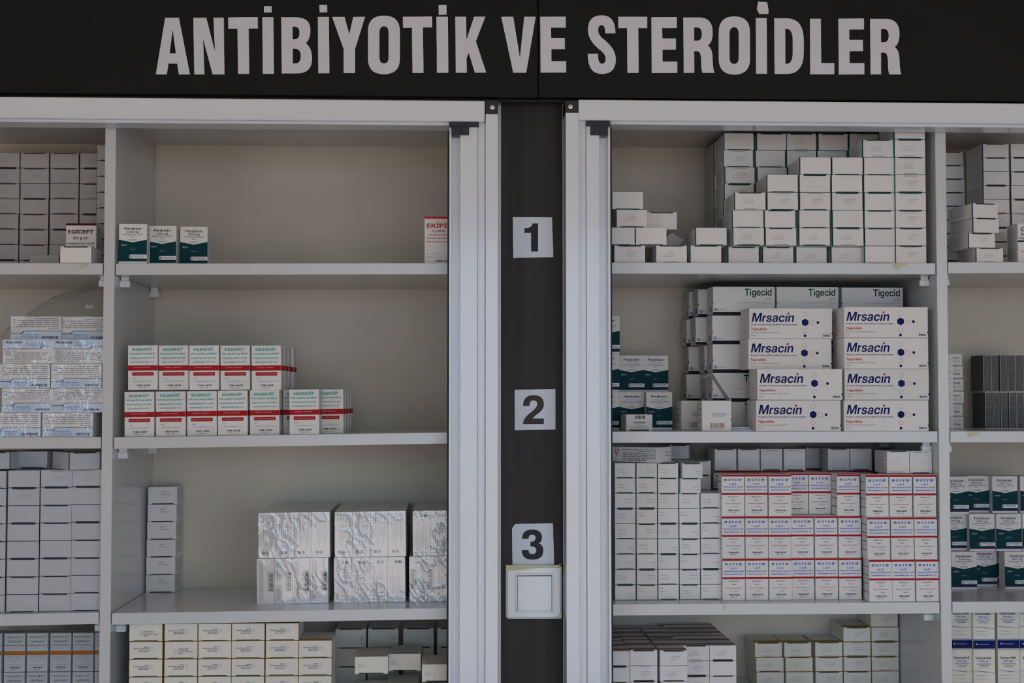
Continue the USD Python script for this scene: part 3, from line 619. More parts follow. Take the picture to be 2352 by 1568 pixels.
def open_flap(c, w, d, h):
    t = math.radians(56); L = .052
    p = np.array([[w / 2, h - .0003], [w / 2 - L * math.cos(t), h + L * math.sin(t)], [w / 2 - L * math.cos(t) - .015, h + L * math.sin(t) - .007]])
    n = np.array([math.sin(t), math.cos(t)]) * .0007
    v, f = [], []
    for (a, b) in ((0, 1), (1, 2)):
        q = [p[a], p[b], p[b] + n, p[a] + n]
        vv = np.array([[x, y, z] for y in (-d / 2, d / 2 - .006) for x, z in q]); k = len(v)
        v.extend(vv); f.extend(np.array([[0, 1, 2], [0, 2, 3], [4, 6, 5], [4, 7, 6], [0, 4, 1], [1, 4, 5], [1, 5, 2], [2, 5, 6], [2, 6, 3], [3, 6, 7], [3, 7, 0], [0, 7, 4]]) + k)
    obj('open_flap', (np.array(v), np.array(f)), M['carton'], c)
    obj('carton_inside', bx(-w / 2 + .001, -d / 2 + .001, h - .0002, w / 2 - .001, d / 2 - .001, h + .00015), M['board'], c)  # dark sheet on the closed top, painted shade of the open inside
for nm, ink, ex in (('barcode_open', 'rust', open_flap), ('barcode_shut', 'grey', None)):
    a = Art(.0475, .0490); a.words(.36, .84, .44, .02, 'slate', 3).words(.36, .90, .475, .02, 'pale_grey', 5).words(.36, .78, .51, .02, 'slate', 7).words(.36, .70, .545, .02, 'pale_grey', 9)
    a.barcode(.28, .73, .76, .90, ink, False, 3); a.t('8 699540 270112', .5, .95, .035, 'grey', 500, .46).hexa(.985, .615, .02, 'black', 0, 8)
    sd = Art(.047, .049).words(.2, .8, .3, .03, 'grey', 3).words(.2, .7, .5, .03, 'grey', 3).words(.2, .8, .7, .03, 'grey', 3)
    kind(nm, .0475, .047, .0490, a, sd, extra=ex)
a = Art(.0495, .0297); a.words(.05, .19, .20, .03, 'pale_grey', 2).words(.05, .13, .38, .03, 'pale_grey', 3).t('30H407', .43, .32, .085, 'grey', 600, .22, 'l').t('07 06 2021', .43, .47, .085, 'grey', 600, .33, 'l')
sd = Art(.060, .0297)
for i in range(7): sd.words(.1, .9, .15 + i * .11, .03, 'grey', i + 2)
kind('lone_stack', .0495, .060, .0297, a, None, sd, slot='bottom')
a = Art(.078, .0205)
for v in 'qp':
    a = Art(.078, .0205, turn=(v == 'p')); a.t('Klindaver', .93 if v == 'q' else .07, .42, .17, 'purple', 700, .30, 'r' if v == 'q' else 'l').t('600 mg / 4 ml', .95 if v == 'q' else .07, .66, .12, 'lilac', 500, .32, 'r' if v == 'q' else 'l').r(0, .72, 1, .74, 'lilac')
    kind('klindaver_' + v, .078, .030, .0205, a, None, side_lines(.03, .0205, 4, 3))
a = Art(.0215, .0205).words(.2, .8, .35, .06, 'pink', 4).words(.2, .6, .7, .06, 'pale_grey', 4)
kind('narrow_end', .0215, .070, .0205, a)
a = Art(.0122, .0640).r(.04, .015, .96, .985, 'charcoal', 1, 'printed_panel')
for i in range(15): a.words(.1, .9, .07 + i * .06, .014, 'grey', i + 1)
kind('grey_slim', .0122, .062, .0640, a, Art(.062, .064).r(.02, .015, .98, .985, 'charcoal', 1, 'printed_panel'), m='carton')
kind('grey_slim_edge', .0030, .062, .0640)
a = Art(.047, .065); a.t('Cefaks', .10, .20, .095, 'sea', 800, .8, 'l').t('40 mg', .10, .31, .075, 'sea', 800, .5, 'l').t('Enjeksiyonluk', .03, .40, .05, 'sea', 700, .9, 'l').r(0, .43, 1, .47, 'deep_teal').words(.12, .7, .72, .02, 'grey', 3)
kind('green_lettered', .047, .045, .065, a, side_lines(.045, .065, 4, 16))
a = Art(.049, .072); a.r(0, 0, 1, .05, 'burgundy').t('EQİCEFT', .48, .235, .085, 'burgundy', 800, .84).t('®', .94, .17, .025, 'burgundy').t('0.5 g IV', .48, .365, .062, 'burgundy', 700, .48).t('Enjeksiyonluk Çözelti', .49, .475, .042, 'burgundy', 600, .90).t('Hazırlamak İçin Toz', .49, .560, .042, 'burgundy', 600, .84).words(.2, .8, .7, .02, 'grey', 3)
sd = Art(.036, .072)
for i in range(14): sd.words(.1, .8, .12 + i * .06, .02, 'grey', i)
kind('eqiceft', .049, .036, .072, a, None, sd)
a = Art(.080, .070); a.words(0, 1, .5, .02)
def long_face(w, h):
    a = Art(w, h, turn=True)
    for i in range(7): a.words(.03 if i else .25, .76 if i != 5 else .45, .16 + i * .115, .045, 'charcoal' if i in (0,) else 'grey', i + 5)
    a.poly([(.84, .82), (.95, .82), (.895, .18 + .2)], 'red', 1, 'emblem').poly([(.862, .77), (.928, .77), (.895, .50)], 'white', 2, 'emblem').hexa(.87, .93, .05, 'charcoal', .02, 12).hexa(.92, .93, .05, 'charcoal', .02, 12)
    return a
kind('long_printed', .0850, .048, .0248, long_face(.085, .0248), None, Art(.048, .0248).words(.55, .95, .36, .05, 'grey', 3).words(.55, .95, .58, .05, 'grey', 3), slot=None)
FILM_N = [0]
def film_sheet(w, h, y, seed, amp=.0011, nx=34, nz=22, x0=None, z0=0.0):
    """A crinkled sheet of clear film just in front of a face."""
    xs = np.linspace(-w / 2, w / 2, nx); zs = np.linspace(0, h, nz) + z0
    g = np.array([[a, 0, b] for b in zs for a in xs])
    a = g[:, [0, 1, 2]] + [w, 0, 0]
    q = np.stack([(a[:, 0] + .55 * a[:, 2]) * 120, a[:, 1], (a[:, 2] - .4 * a[:, 0]) * 38], 1) + seed * 17.3
    n = meshkit.noise(q, seed); n2 = meshkit.noise(a * 210 + seed, seed + 5)
    mask = np.clip(2.6 * meshkit.noise(a * 26 + seed * 3.1, seed + 9) - .85, 0, 1)
    ridge = mask * ((1 - np.abs(2 * n - 1)) ** 5 + .35 * (1 - np.abs(2 * n2 - 1)) ** 4) + .12 * meshkit.noise(a * 60, seed + 2)
    g[:, 1] = y - .0005 - amp * ridge
    f = [[r * nx + i, r * nx + i + 1, (r + 1) * nx + i + 1, (r + 1) * nx + i] for r in range(nz - 1) for i in range(nx - 1)]
    return g, np.array(f)
def amik(turn):
    a = Art(.0785, .0378, turn); a.r(0, .02, 1, .365, 'pale_blue', 0)
    a.t('Amikaver', .045, .165, .115, 'navy', 800, .345, 'l', slant=.18).t('100 mg / 2 mL', .43, .165, .095, 'sky', 700, .37, 'l').words(.45, .8, .25, .05, 'sky', 6)
    a.poly([(0, .375), (.73, .375), (.77, .265), (1, .265), (1, .285), (.785, .285), (.745, .395), (0, .395)], 'navy', 1, 'emblem')
    for i, (x0, x1) in enumerate(((.05, .25), (.05, .94), (.05, .88), (.05, .8), (.05, .86), (.05, .53))): a.words(x0, x1, .49 + i * .085, .030, 'grey', i + 3)
    a.r(.895, .70, .955, .885, 'slate', 1, 'emblem').poly([(.905, .87), (.905, .72), (.918, .72), (.936, .82), (.936, .72), (.948, .72), (.948, .87), (.935, .87), (.917, .77), (.917, .87)], 'white', 2, 'emblem')
    return a
for turn in (0, 1):
    for sd_ in (1, 2):
        kind(f'amikaver_{turn}_{sd_}', .0785, .080, .0378, amik(turn), None, side_lines(.08, .0378, 6, 5), extra=lambda c, w, d, h, s=sd_: obj('shrink_film', film_sheet(w, h, -d / 2, s, .0013, 90, 46), M['film'], c, smooth=True))
kind('amikaver_bare', .0785, .080, .0378, amik(1), None, side_lines(.08, .0378, 6, 5))

# shrink-wrapped packs of four: film and cartons move as one thing
def pack(name, front, n, seed, amp=.0008):
    w, dd, h = .0287, .070, .0732; c = stage.CreateClassPrim('/World/kinds/' + name); W = n * w; d = 3 * dd + .001; DIM[name] = (W, d, h)
    for j, i in [(j, i) for j in range(3) for i in range(n)]:
        x = -W / 2 + w * (i + .5)
        y0 = -d / 2 + j * (dd + .0005)
        v, f = bx(x - w / 2 + .0002, y0, 0, x + w / 2 - .0002, y0 + dd, h, .0005)
        o = obj('carton', (v, f), M['carton'], c)
        if j == 0: print_on(o, front(w, h), 'F', w, d, h, np.array([x, 0, 0]))
    v, f = film_sheet(W + .001, h, -d / 2, seed, amp, 120, 76)
    tv, tf = film_sheet(W + .001, d, 0, seed + 3, .0009, 50, 24)
    top = np.stack([tv[:, 0], tv[:, 2] - d / 2, h - tv[:, 1] + .0001], 1)
    obj('shrink_film', cat_mesh([(v, f[:, [0, 1, 2]]), (v, f[:, [0, 2, 3]]), (top, tf[:, [0, 1, 2]]), (top, tf[:, [0, 2, 3]])]), M['film'], c, smooth=True)
def print_face(turn):
    def go(w, h):
        a = Art(w, h, turn)
        for i in range(7): a.vt('Her bir flakon etkin madde olarak 500 mg içerir. Yardımcı maddeler'[i:i + 44 + (i * 7) % 17], .17 + i * .105, .05, (.36, .66, .74, .62, .56, .78, .62)[i], .055, 'grey', 500 + 60 * (i > 4))
        for x in (.28, .50): a.hexa(x, .885, .034, 'charcoal', .013, 14).hexa(x + .015, .885, .014, 'charcoal', 0, 6)
        return a
    return go
def bar_face(turn):
    def go(w, h):
        a = Art(w, h, turn)
        for i in range(4): a.vt('Çocukların göremeyeceği yerlerde ve ambalajında saklayınız.'[i * 3:], .12 + i * .072, .06, .95 - .02 * i, .05, 'grey', 500)
        a.barcode(.70, .30, .93, .72, 'black', True, 4); a.vt('8 699525 271234', .60, .28, .72, .085, 'charcoal', 500)
        return a
    return go
pack('pack_print', print_face(False), 4, 3); pack('pack_print_turned', print_face(True), 4, 8)
pack('pack_bar', bar_face(False), 4, 12, .0006); pack('pack_bar_turned', bar_face(True), 4, 17, .0008); pack('pack_print_other', print_face(True), 4, 21)

# ---------------------------------------------------------------- the cartons on the shelves
SL = lambda: random.choice(('top', 'bottom'))
def mid(x0, x1, py, y): return (X(x0, py, y) + X(x1, py, y)) / 2
def columns(bay, lev, xs, py, Yf, pitch, code, look, ref, order=1, group=None, kinder=None, layer='', jit=1.0, lift=0):
    """Columns of like cartons standing on a shelf. code: rows from the top, one letter per column ('.' none); xs: left and right pixel of each column."""
    n = len(code)
    for r, line in enumerate(code):
        up = n - 1 - r + lift
        for c, v in enumerate(line):
            if v == '.': continue
            x0, x1 = xs[c] if not isinstance(xs[0], list) else xs[r][c]
            x = mid(x0, x1, py, Yf); k = c if order > 0 else len(line) - 1 - c
            put(kinder(v), x, Yf, sz(bay, lev, x) + up * pitch + .0002, f'{look}, {layer}{ROW[up]}, {ORD[k]} from the {ref}', group, jit=jit)
kk = lambda base: (lambda v: f'{base}_{v}_{SL()}')

# bay A, beside the first sign letters -------------------------------------------------
G = 'burgundy-edged carton ends on the top shelf'
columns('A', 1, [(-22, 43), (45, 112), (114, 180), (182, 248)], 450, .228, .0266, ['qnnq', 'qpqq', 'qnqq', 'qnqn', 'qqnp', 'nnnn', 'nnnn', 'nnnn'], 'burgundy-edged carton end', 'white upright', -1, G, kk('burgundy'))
for r in range(8):
    put('burgundy_n_bottom', mid(225.5, 297, 450, .10) - .0005, .10, sz('A', 1, -.55) + r * .0268 + .0002, f'blank carton end half hidden by the white upright, {ROW[r]}', 'stack half hidden by the upright', jit=.2) if False else None
xq = BAY['A'][1] - .0255
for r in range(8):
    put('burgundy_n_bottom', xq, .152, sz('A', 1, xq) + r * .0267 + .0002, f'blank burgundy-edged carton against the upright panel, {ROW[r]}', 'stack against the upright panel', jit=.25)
put('eqiceft', mid(151.5, 222, 560, .078), .078, sz('A', 1, -.58) + .0002, 'upright carton with burgundy lettering beside the upright panel', rot=-1)
put('burgundy_n_top', mid(137, 210, 583, .005), -.0005 + .002, sz('A', 1, -.6) + .0002, 'single blank white carton lying in front of the burgundy-lettered one', rot=1, jit=0) if False else None
put('burgundy_white', mid(137, 210, 583, .003), .003, sz('A', 1, -.6) + .0002, 'single blank white carton lying at the shelf edge before the burgundy-lettered one', rot=.6, jit=0)
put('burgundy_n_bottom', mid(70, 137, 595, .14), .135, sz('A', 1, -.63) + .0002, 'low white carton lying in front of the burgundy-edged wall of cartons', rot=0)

AM = 'film-wrapped blue-striped white carton'
for r, (spans, y0) in enumerate((([(-23.5, 95), (96, 215.6)], .012), ([(1, 124), (126, 244)], .010), ([(-3, 114.6), (116, 233.6)], .008), ([(3, 123), (124.5, 243)], .012))):
    for c, (x0, x1) in enumerate(spans):
        xx = min(mid(x0, x1, 900, y0), BAY['A'][1] - .0415)
        put(f'amikaver_{0 if r == 3 else 1}_{1 + (r + c) % 2}', xx, y0, sz('A', 2, xx) + r * .0383 + .0002, f'{AM}, {ROW[r]}, {ORD[1 - c]} from the white upright', 'film-wrapped blue-striped cartons', rot=0, jit=.3)
za = sz('A', 2, -.6) + 4 * .0383 + .0004
put('amikaver_bare', mid(24, 139, 745, .045) - .002, .045, za, 'blue-striped carton inside the crumpled clear bag, farther from the upright', rot=4, jit=0)
put('amikaver_bare', min(mid(173, 290, 745, .05), BAY['A'][1] - .042), .055, za, 'blue-striped carton inside the crumpled clear bag, touching the upright', rot=0, jit=0)
# the clear bag over them
U, V = np.meshgrid(np.linspace(0, 1, 60), np.linspace(0, 1, 44)); cx0, cx1 = X(20, 700, .05), BAY['A'][1] - .003
ang = V * math.pi * .62
hh = .016 + .068 * np.sin(np.clip(U * 1.25, 0, 1) * math.pi * .5) ** .8 * (1 - .25 * np.clip(U - .75, 0, 1) / .25)
px_ = cx0 + (cx1 - cx0) * U; pz_ = za + hh * np.sin(np.minimum(ang, math.pi / 2)) ** .9; py_ = .03 + .10 * (1 - np.cos(ang)) - .006
q = np.stack([px_ * 38, py_ * 30, pz_ * 46], -1)
w_ = (1 - np.abs(2 * meshkit.noise(q, 4) - 1)) ** 2 * .013 + meshkit.fbm(q * 2.2, 3, 9) * .009
g = np.stack([px_ - .004 * np.cos(ang) + .5 * w_ - .005, py_ - w_ * np.cos(ang) * .9, np.maximum(pz_ + w_ * np.sin(ang) - .006, za - .001)], -1).reshape(-1, 3)
ny, nx = U.shape
f4 = np.array([[r * nx + i, r * nx + i + 1, (r + 1) * nx + i + 1, (r + 1) * nx + i] for r in range(ny - 1) for i in range(nx - 1)])
g[:, 0] = np.minimum(g[:, 0], BAY['A'][1] - .0015)
tag(obj('plastic_bag', (g, f4), M['bag'], smooth=True), 'crumpled clear plastic bag over the cartons on the blue-striped stack', 'plastic bag')

columns('A', 3, [(-62, 13.5), (16, 89), (91, 164), (165.5, 238)], 1250, .019, .0277, ['nnpp', 'npnn', 'nnnn', 'nnnn', 'nnnn', 'nnnn', 'nnnn', 'nnnn'], 'plain white carton end with violet seams', 'white upright', -1, 'plain violet-seamed carton ends', kk('violet'), jit=.4)
zt = sz('A', 3, -.62) + 8 * .0277 + .0004
put('violet_q_top', mid(-44, 29, 1055, .03), .030, zt, 'loose carton on top of the plain white wall, farthest from the upright', rot=-6, jit=0)
put('violet_q_bottom', mid(47, 109, 1050, .06), .062, zt, 'loose carton on top of the plain white wall, in the shade between two others', rot=-5, jit=0)
put('violet_n_top', mid(139, 229, 1058, .05) - .004, .004, zt, 'loose blank carton turned askew on the plain white wall, nearest the upright', rot=35, jit=0)
columns('A', 4, [(-46, 5), (8, 58), (60, 110.5), (113.5, 164), (165.5, 215.5), (217.5, 268)], 1500, .112, .0631, ['111111', '111111'], 'upright carton with an orange band', 'white upright', -1, 'orange-banded cartons', lambda v: 'tazoject', jit=.5)

# bay B, between the upright and the pillar --------------------------------------------
for i, (x0, x1, y) in enumerate(((271.5, 338, .010), (341, 405, .034), (413, 477.5, .045))):
    x = mid(x0, x1, 560, y)
    put('penbisin_black', x, y, sz('B', 1, x) + .0002, ('dark teal and white upright carton touching the upright panel on a bare shelf', 'dark teal and white upright carton in the middle of three on a bare shelf', 'dark teal and white upright carton standing slightly apart on a bare shelf')[i], 'three dark teal cartons', rot=(0, -1.5, -1)[i], jit=.2)
x = X(975, 550, .02) + .027
put('ekipim', x, .02, sz('B', 1, x) + .0002, 'white carton with scarlet lettering half hidden by the sliding-door frame', rot=0, jit=.2)
SU, GS = 'red-banded teal-lettered carton', 'red-banded teal-lettered cartons'
bot = [(285, 354.5), (358, 428), (429.5, 498.6), (501, 570), (572, 644.6)]
zs = lambda x: sz('B', 2, x) + .0002
for c, (x0, x1) in enumerate(bot):
    x = mid(x0, x1, 950, .02); put('sulbaksit', x, .018 + (.004, 0, .002, 0, .003)[c], zs(x), f'{SU}, bottom row, {ORD[c]} from the white upright', GS, jit=.6)
for c, (x0, x1) in enumerate([(293.7, 362.5), (364.5, 433.6), (435.7, 504), (507, 575), (578, 647)]):
    x = mid(x0, x1, 850, .022); put('sulbaksit', x, .020 + (.004, .002, 0, .002, 0)[c], zs(X(570)) + .0712, f'{SU}, upper row, {ORD[c]} from the white upright', GS, jit=.6)
x = mid(666, 735, 950, .012); put('sulbaksit', x, .006, zs(x), f'{SU}, pulled forward at the end of the bottom row', GS, rot=0, jit=0)
x = mid(572, 644.6, 950, .02) + .0478; put('sulbaksit', x, .060, zs(x), f'{SU}, sunk back behind the one pulled forward', GS, rot=0, jit=0)
for i in range(4):
    x = mid(722, 789.5, 950, .052)
    put('sulbaksit', x + .001 * i, .052 + i * .0445, zs(x), f'{SU}, end file of the bottom row, {ORD[i]} from the front', GS, rot=0, jit=0)
for i in range(2):
    x = mid(578, 647, 850, .02)
    put('sulbaksit', x + .0008 * i, .070 + i * .0445, zs(x) + .0716, f'{SU}, upper row end file, {ORD[i + 1]} from the front', GS, rot=0, jit=0)
put('sulbaksit', mid(610, 678.6, 850, .17), .162, zs(mid(610, 678.6, 850, .17)) + .0714, f'{SU}, rearmost of the upper row and peeping out beside it', GS, rot=0, jit=0)
for i, (px0, yy) in enumerate(((578, .0705), (578, .1150), (610, .162))):
    x = mid(px0, px0 + 69, 850, .02 if i < 2 else .17) - (.0085 if i < 2 else 0)
    put('sulbaksit', x, yy, zs(x), f'{SU}, bottom file under the upper row end, {ORD[i + 1]} from the front', GS, rot=0, jit=0)
for r in range(6):
    x = mid(336, 403, 1240, .238) + (.0004 * r)
    put('lone_stack', x, .2385, sz('B', 3, x) + r * .0303 + .0002, f'small grey-white carton of the lone rear stack, {ROW[r]}', 'lone stack at the rear of the third shelf', rot=-.8 + .2 * r, jit=.2)
FW = 'film-wrapped pack of four cartons'
pk = 4 * .0287
def packs(kname, x0, r, label, y=.072, rot=0.0):
    x = X(x0, 1300, y) + pk / 2; z = sz('B', 3, x) + .0002 + r * .0738
    put(kname, x, y, z, label, 'film-wrapped packs', 'pack of boxes', 'shrink_wrapped_pack', rot, 0)
packs('pack_bar', 590.5, 0, f'{FW} with upright barcodes, bottom row at the bare end')
packs('pack_print_turned', 768, 0, f'{FW} printed upside down, middle of the bottom row')
packs('pack_bar_turned', 941, 0, f'{FW} with barcodes, bottom row, cut off by the door frame')
packs('pack_print', 592.5, 1, f'{FW} with fine print, upper row at the bare end', .073, .4)
packs('pack_print', 769, 1, f'{FW} with fine print, middle of the upper row', .071)
packs('pack_print_other', 949.5, 1, f'{FW}, upper row, cut off by the door frame', .071, -.3)
AB = [(295, 374), (377, 454), (455.4, 530), (531.6, 607), (609, 686), (686.6, 761)]
columns('B', 4, AB, 1500, .010, B4P, ['pqqqq.', 'qpqqqq', 'qqqqqq', 'qqqqqq', 'qqqqqq'], 'amber-edged carton end', 'white upright', 1, 'amber-edged carton ends under the third shelf', lambda v: 'amber_' + v, jit=.5)
columns('B', 4, [(769, 841), (843.5, 916), (925.5, 997), (1003, 1074)], 1500, .211, .0321, ['1111', '1111', '1111'], 'cream carton end in the dark rear wall', 'amber-edged cartons', 1, 'cream rear cartons', lambda v: 'cream_turned', jit=.6)
zb = SHELF['B', 4][0][1] + .0002
for px0, px1, yy, n, nm in ((813.5, 890, .030, 2, 'nearest the amber-edged cartons'), (894, 966, .075, 2, 'in the middle, set back'), (967, 1045, .006, 2, 'against the door frame')):
    top = {'n': Z(850, 1547, .03), 'i': Z(930, 1540, .075), 'a': Z(1000, 1565, .006)}[nm[0]]
    k = max(1, int((top - zb) / .0271)); pitch = (top - zb) / k
    for r in range(n):
        z = top - (n - 1 - r) * pitch
        x = mid(px0 - (6 if r == 0 else 0), px1 - (6 if r == 0 else 0), 1520, yy)
        put('cream', x, yy, z, f'loose cream carton {nm}, {"upper" if r else "lower"} of two', 'loose cream cartons', rot=(1.2, -.6, .8)[int(yy * 100) % 3], jit=.2)
    for j in range(k - 1):
        put('cream', mid(px0 - 3, px1 - 3, 1520, yy), yy, zb + j * pitch, f'cream carton at the foot of the loose stack {nm}, {ROW[j]}', 'feet of the loose stacks', rot=0, jit=0)

# bay C, between the pillar and the next upright ---------------------------------------
GE, GG = 'green-edged carton end', 'green-edged carton ends on the top shelf'
rowsC = [
    [(1409, 1483, 'p'), (1506, 1578, 'q'), (1585, 1656, 'n'), (1672, 1742, 'n'), (1752, 1821, 'q'), (1829, 1897, 'q'), (1909, 1978, 'q'), (1985.6, 2056, 'n')],
    [(1386, 1458, 'n'), (1459.6, 1531, 'n'), (1597, 1668, 'n'), (1682, 1755, 'q'), (1757, 1830, 'q'), (1835, 1906.5, 'q'), (1912, 1983, 'q'), (1986, 2056, 'n')],
    [(1416, 1484.6, 'q'), (1485, 1552, 'n'), (1682, 1754.5, 'n'), (1755.5, 1828, 'n'), (1834, 1906, 'n'), (1911, 1982.5, 'n'), (1985, 2055.7, 'n')],
    [(1408, 1478, 'n'), (1687, 1759.6, 'q'), (1762, 1833, 'p'), (1836, 1908.5, 'p'), (1910.7, 1982, 'p'), (1985, 2055.7, 'n')],
    [(1762, 1833, 'n'), (1836.4, 1908, 'n'), (1910.5, 1982.5, 'n'), (1985, 2055.7, 'n')],
    [(1838, 1910, 'n'), (1911.5, 1983, 'n'), (1984.5, 2055.5, 'n')],
    [(1983, 2054, 'q')]]
PC = .0288
zC = lambda x: sz('C', 1, x) + .0002
for r, line in enumerate(rowsC):
    for c, (x0, x1, v) in enumerate(line):
        y = .012 + (.018 if r == 0 and 2 < c < 7 else 0) + (.03 if (r, c) == (2, 1) else 0)
        x = mid(x0, x1, 450, y)
        put(f'green_{v}_{SL()}', x, y, zC(x) + r * PC, f'{GE}, front layer, {ROW[r]}, {ORD[len(line) - c]} from the upright', GG, rot={(2, 0): 1.0, (3, 0): -1.2, (1, 2): 1.0, (2, 1): 1.5}.get((r, c)), jit=.7)
for r in range(8):
    x = mid(2055.9, 2127, 450, .008); put(f'green_{"pppppqqp"[r]}_{SL()}', x, .008, zC(x) + r * PC, f'{GE}, {ROW[r]} of the column next to the far upright', GG, rot=0, jit=.4)
for c, (x0, x1) in enumerate(((1663, 1731.5), (1737, 1805), (1807.6, 1876), (1879, 1947), (1949.5, 2017))):
    for r in range(8):
        x = mid(x0, x1, 350, .116) + (random.uniform(-.0016, .0016) if c else .0012 * (r % 3 - 1))
        v = {(0, 6): 'p', (0, 5): 'p', (0, 4): 'p', (2, 7): 'q', (2, 6): 'p', (3, 6): 'p', (4, 7): 'p'}.get((c, r), 'n')
        put(f'green_{v}_{SL()}', x, .1155, zC(x) + r * PC, f'{GE}, second layer, {ROW[r]}, {ORD[c]} from the bare shelf', GG, jit=.4)
for r in range(8):
    x = mid(1663, 1731.5, 350, .108); put('green_n_top', x, .2005, zC(x) + r * PC, f'{GE}, rearmost layer beside the bare shelf, {ROW[r]}', GG, jit=.3)
x = mid(1545, 1580, 540, .11)
put('green_q_top', x - .004, .132, zC(x) + .0295, 'green-edged carton toppled at a slant in the gap of the front row', rot=0, tilt=-58, jit=0)

PB, GP = 'dark teal carton with blue dose', 'blue-dose dark teal cartons'
z2 = lambda x: sz('C', 2, x) + .0002
for r in range(3):
    x = mid(1365, 1422 + r * .3, 850, .128) - (.001 * r)
    put('penbisin_blue', x, .128, z2(x) + (2 - r) * .0638, f'{PB}, cut off by the door frame, {("top", "middle", "bottom")[r]} of three', GP, rot=0, jit=.3)
x = mid(1423.5, 1480, 945, .158); put('penbisin_blue', x, .165, z2(x), f'{PB}, bottom row, behind the small lying carton', GP, rot=0, jit=0)
x = mid(1484.5, 1542.5, 945, .145); put('penbisin_blue', x, .142, z2(x), f'{PB}, bottom row, at the free end', GP, rot=0, jit=0)
x = mid(1422, 1474, 860, .21); put('penbisin_blue', x + .001, .200, z2(x) + .0638, f'{PB}, upper row, glinting in the light', GP, rot=-1.5, jit=0)
x = mid(1474.6, 1525, 860, .21); put('penbisin_blue', x + .004, .206, z2(x) + .0638, f'{PB}, upper row, at the free end', GP, rot=0, jit=0)
for i, px in enumerate((1442, 1508)):
    x = X(px, 940, .21); put('penbisin_blue', x + .002, .207, z2(x), f'{PB}, under the upper row, {ORD[i]} from the door frame', GP, rot=0, jit=0)
x = mid(1436.5, 1496.5, 970, .075); put('penbisin_end', x, .072, z2(x), 'small carton lying end-on with a barcode before the dark teal cartons', rot=1.5, jit=0)
x = mid(1563, 1625, 955, .12); put('barcode_shut', x, .115, z2(x), 'white carton with a barcode, standing in the shade of the opened one', rot=3, jit=0)
x = mid(1611, 1678, 955, .03); put('barcode_open', x, .022, z2(x), 'opened white carton with barcode and its top flap standing up', rot=-1, jit=0)
TG, MG = 'black-edged green-lettered carton', 'white carton with navy hexagons'
for r in range(5):
    x = mid(1636.6, 1781, 700, .122) + (.0, -.0016, -.0010, -.002, -.001)[4 - r]
    put('tigecid', x, .122, z2(x) + r * .0484, f'{TG}, front layer, {ROW[r]} of the exposed column', 'black-edged green-lettered cartons', rot=0, jit=.3)
    for j in (1, 2):
        xx = x - ((.0155, .0185, .004, .001, .002)[4 - r] if j == 1 else .022 + .003 * (r % 2))
        put('tigecid', xx, .122 + .0565 * j, z2(x) + r * .0484, f'{TG}, {ORD[j]} layer from the front, {ROW[r]} of the exposed column'.replace(ORD[j], ('', 'second', 'third')[j]), 'black-edged green-lettered cartons', rot=0, jit=.2)
for c, (x0, x1, d_) in enumerate(((1782.8, 1927.5, .122), (1930.5, 2077.5, .130))):
    for r in range(5):
        x = mid(x0, x1, 690, d_); put('tigecid', x, d_, z2(x) + r * .0484 - (.0025 * c if r == 4 else 0) * 0, f'{TG}, {ROW[r]} of the column {("in the middle", "nearest the far upright")[c]}', 'black-edged green-lettered cartons', rot=0, jit=.2)
PM = .0500
for r, (l, rt) in enumerate((((1735.5, 1933, .006, 0), (1934.7, 2134, .004, 0)), ((1742, 1935.5, .008, -1.0), (1938.5, 2134, .008, 0)), ((1721, 1911, .046, 0), (1938.5, 2133, .010, 0)), ((1723.4, 1913, .047, 0), (1938.6, 2133, .012, 0)))):
    for s, (x0, x1, y, rot) in enumerate((l, rt)):
        x = mid(x0, x1, 850, y) - (0.0008 if s == 0 else -.0003)
        put('mrsacin', x, y, z2(x) + r * PM, f'{MG}, {ROW[r]} of the stack {("beside the green-lettered cartons", "beside the far upright")[s]}', 'hexagon cartons', rot=rot, jit=0)
# folded leaflet on the shelf
x0, x1 = X(1680, 980, .02), X(1727, 980, .06)
leaf = cat_mesh([bx(x0, .03, z2(x0), x1 - .004, .119, z2(x0) + .003, .0008), bx(x0 + .001, .032, z2(x0) + .0036, x1 - .007, .117, z2(x0) + .006, .0008)])
tag(obj('folded_leaflet', leaf, INK['pale_blue'] if False else M['paper']), 'folded paper leaflet lying between the opened carton and the hexagon cartons', 'leaflet')

GR, GG3 = 'small green-seamed carton end', 'small green-seamed carton ends on the third shelf'
gx = [(1412, 1460), (1461.7, 1510), (1511, 1559.4), (1560.2, 1608), (1609, 1656.6)]
columns('C', 3, gx, 1250, .045, .0245, ['qpq..', 'qqt..', 'ppqqq', 'qtttb', 'qpqbt', 'bqbqq', 'bbttb', 'qpqpq', 'bttqt'], GR, 'door frame', 1, GG3, kk('pale'), jit=.5)
z3 = lambda x: sz('C', 3, x) + .0002
x = mid(1568.6, 1617, 1075, .03); put('pale_b_top', x, .036, z3(x) + 8 * .0245, f'{GR} jutting forward, topmost of the column before the dark gap', GG3, rot=-1.5, jit=0)
x = mid(1561.6, 1609.6, 1110, .04); put('pale_b_top', x, .040, z3(x) + 7 * .0245, f'{GR} under the topmost one before the dark gap', GG3, rot=0, jit=0)
for r in range(9):
    x = mid(1586, 1633.5, 1070, .135); put('pale_t_top', x, .135, z3(x) + r * .0245, f'{GR} in the shade of the rear column, {ROW[r]}', GG3, jit=.3)
x = mid(1410, 1513, 1038, .07); zz = z3(x) + 9 * .0245 + .0004
put('long_printed', x + .010, .055, zz, 'long carton with a red warning triangle lying across the small green-seamed ends', rot=-37, jit=0)
x = mid(1549.5, 1590, 1034, .20); put('pale_q_top', x - .002, .180, zz, 'dim carton deep in the gap under the second shelf', rot=-12, jit=0)
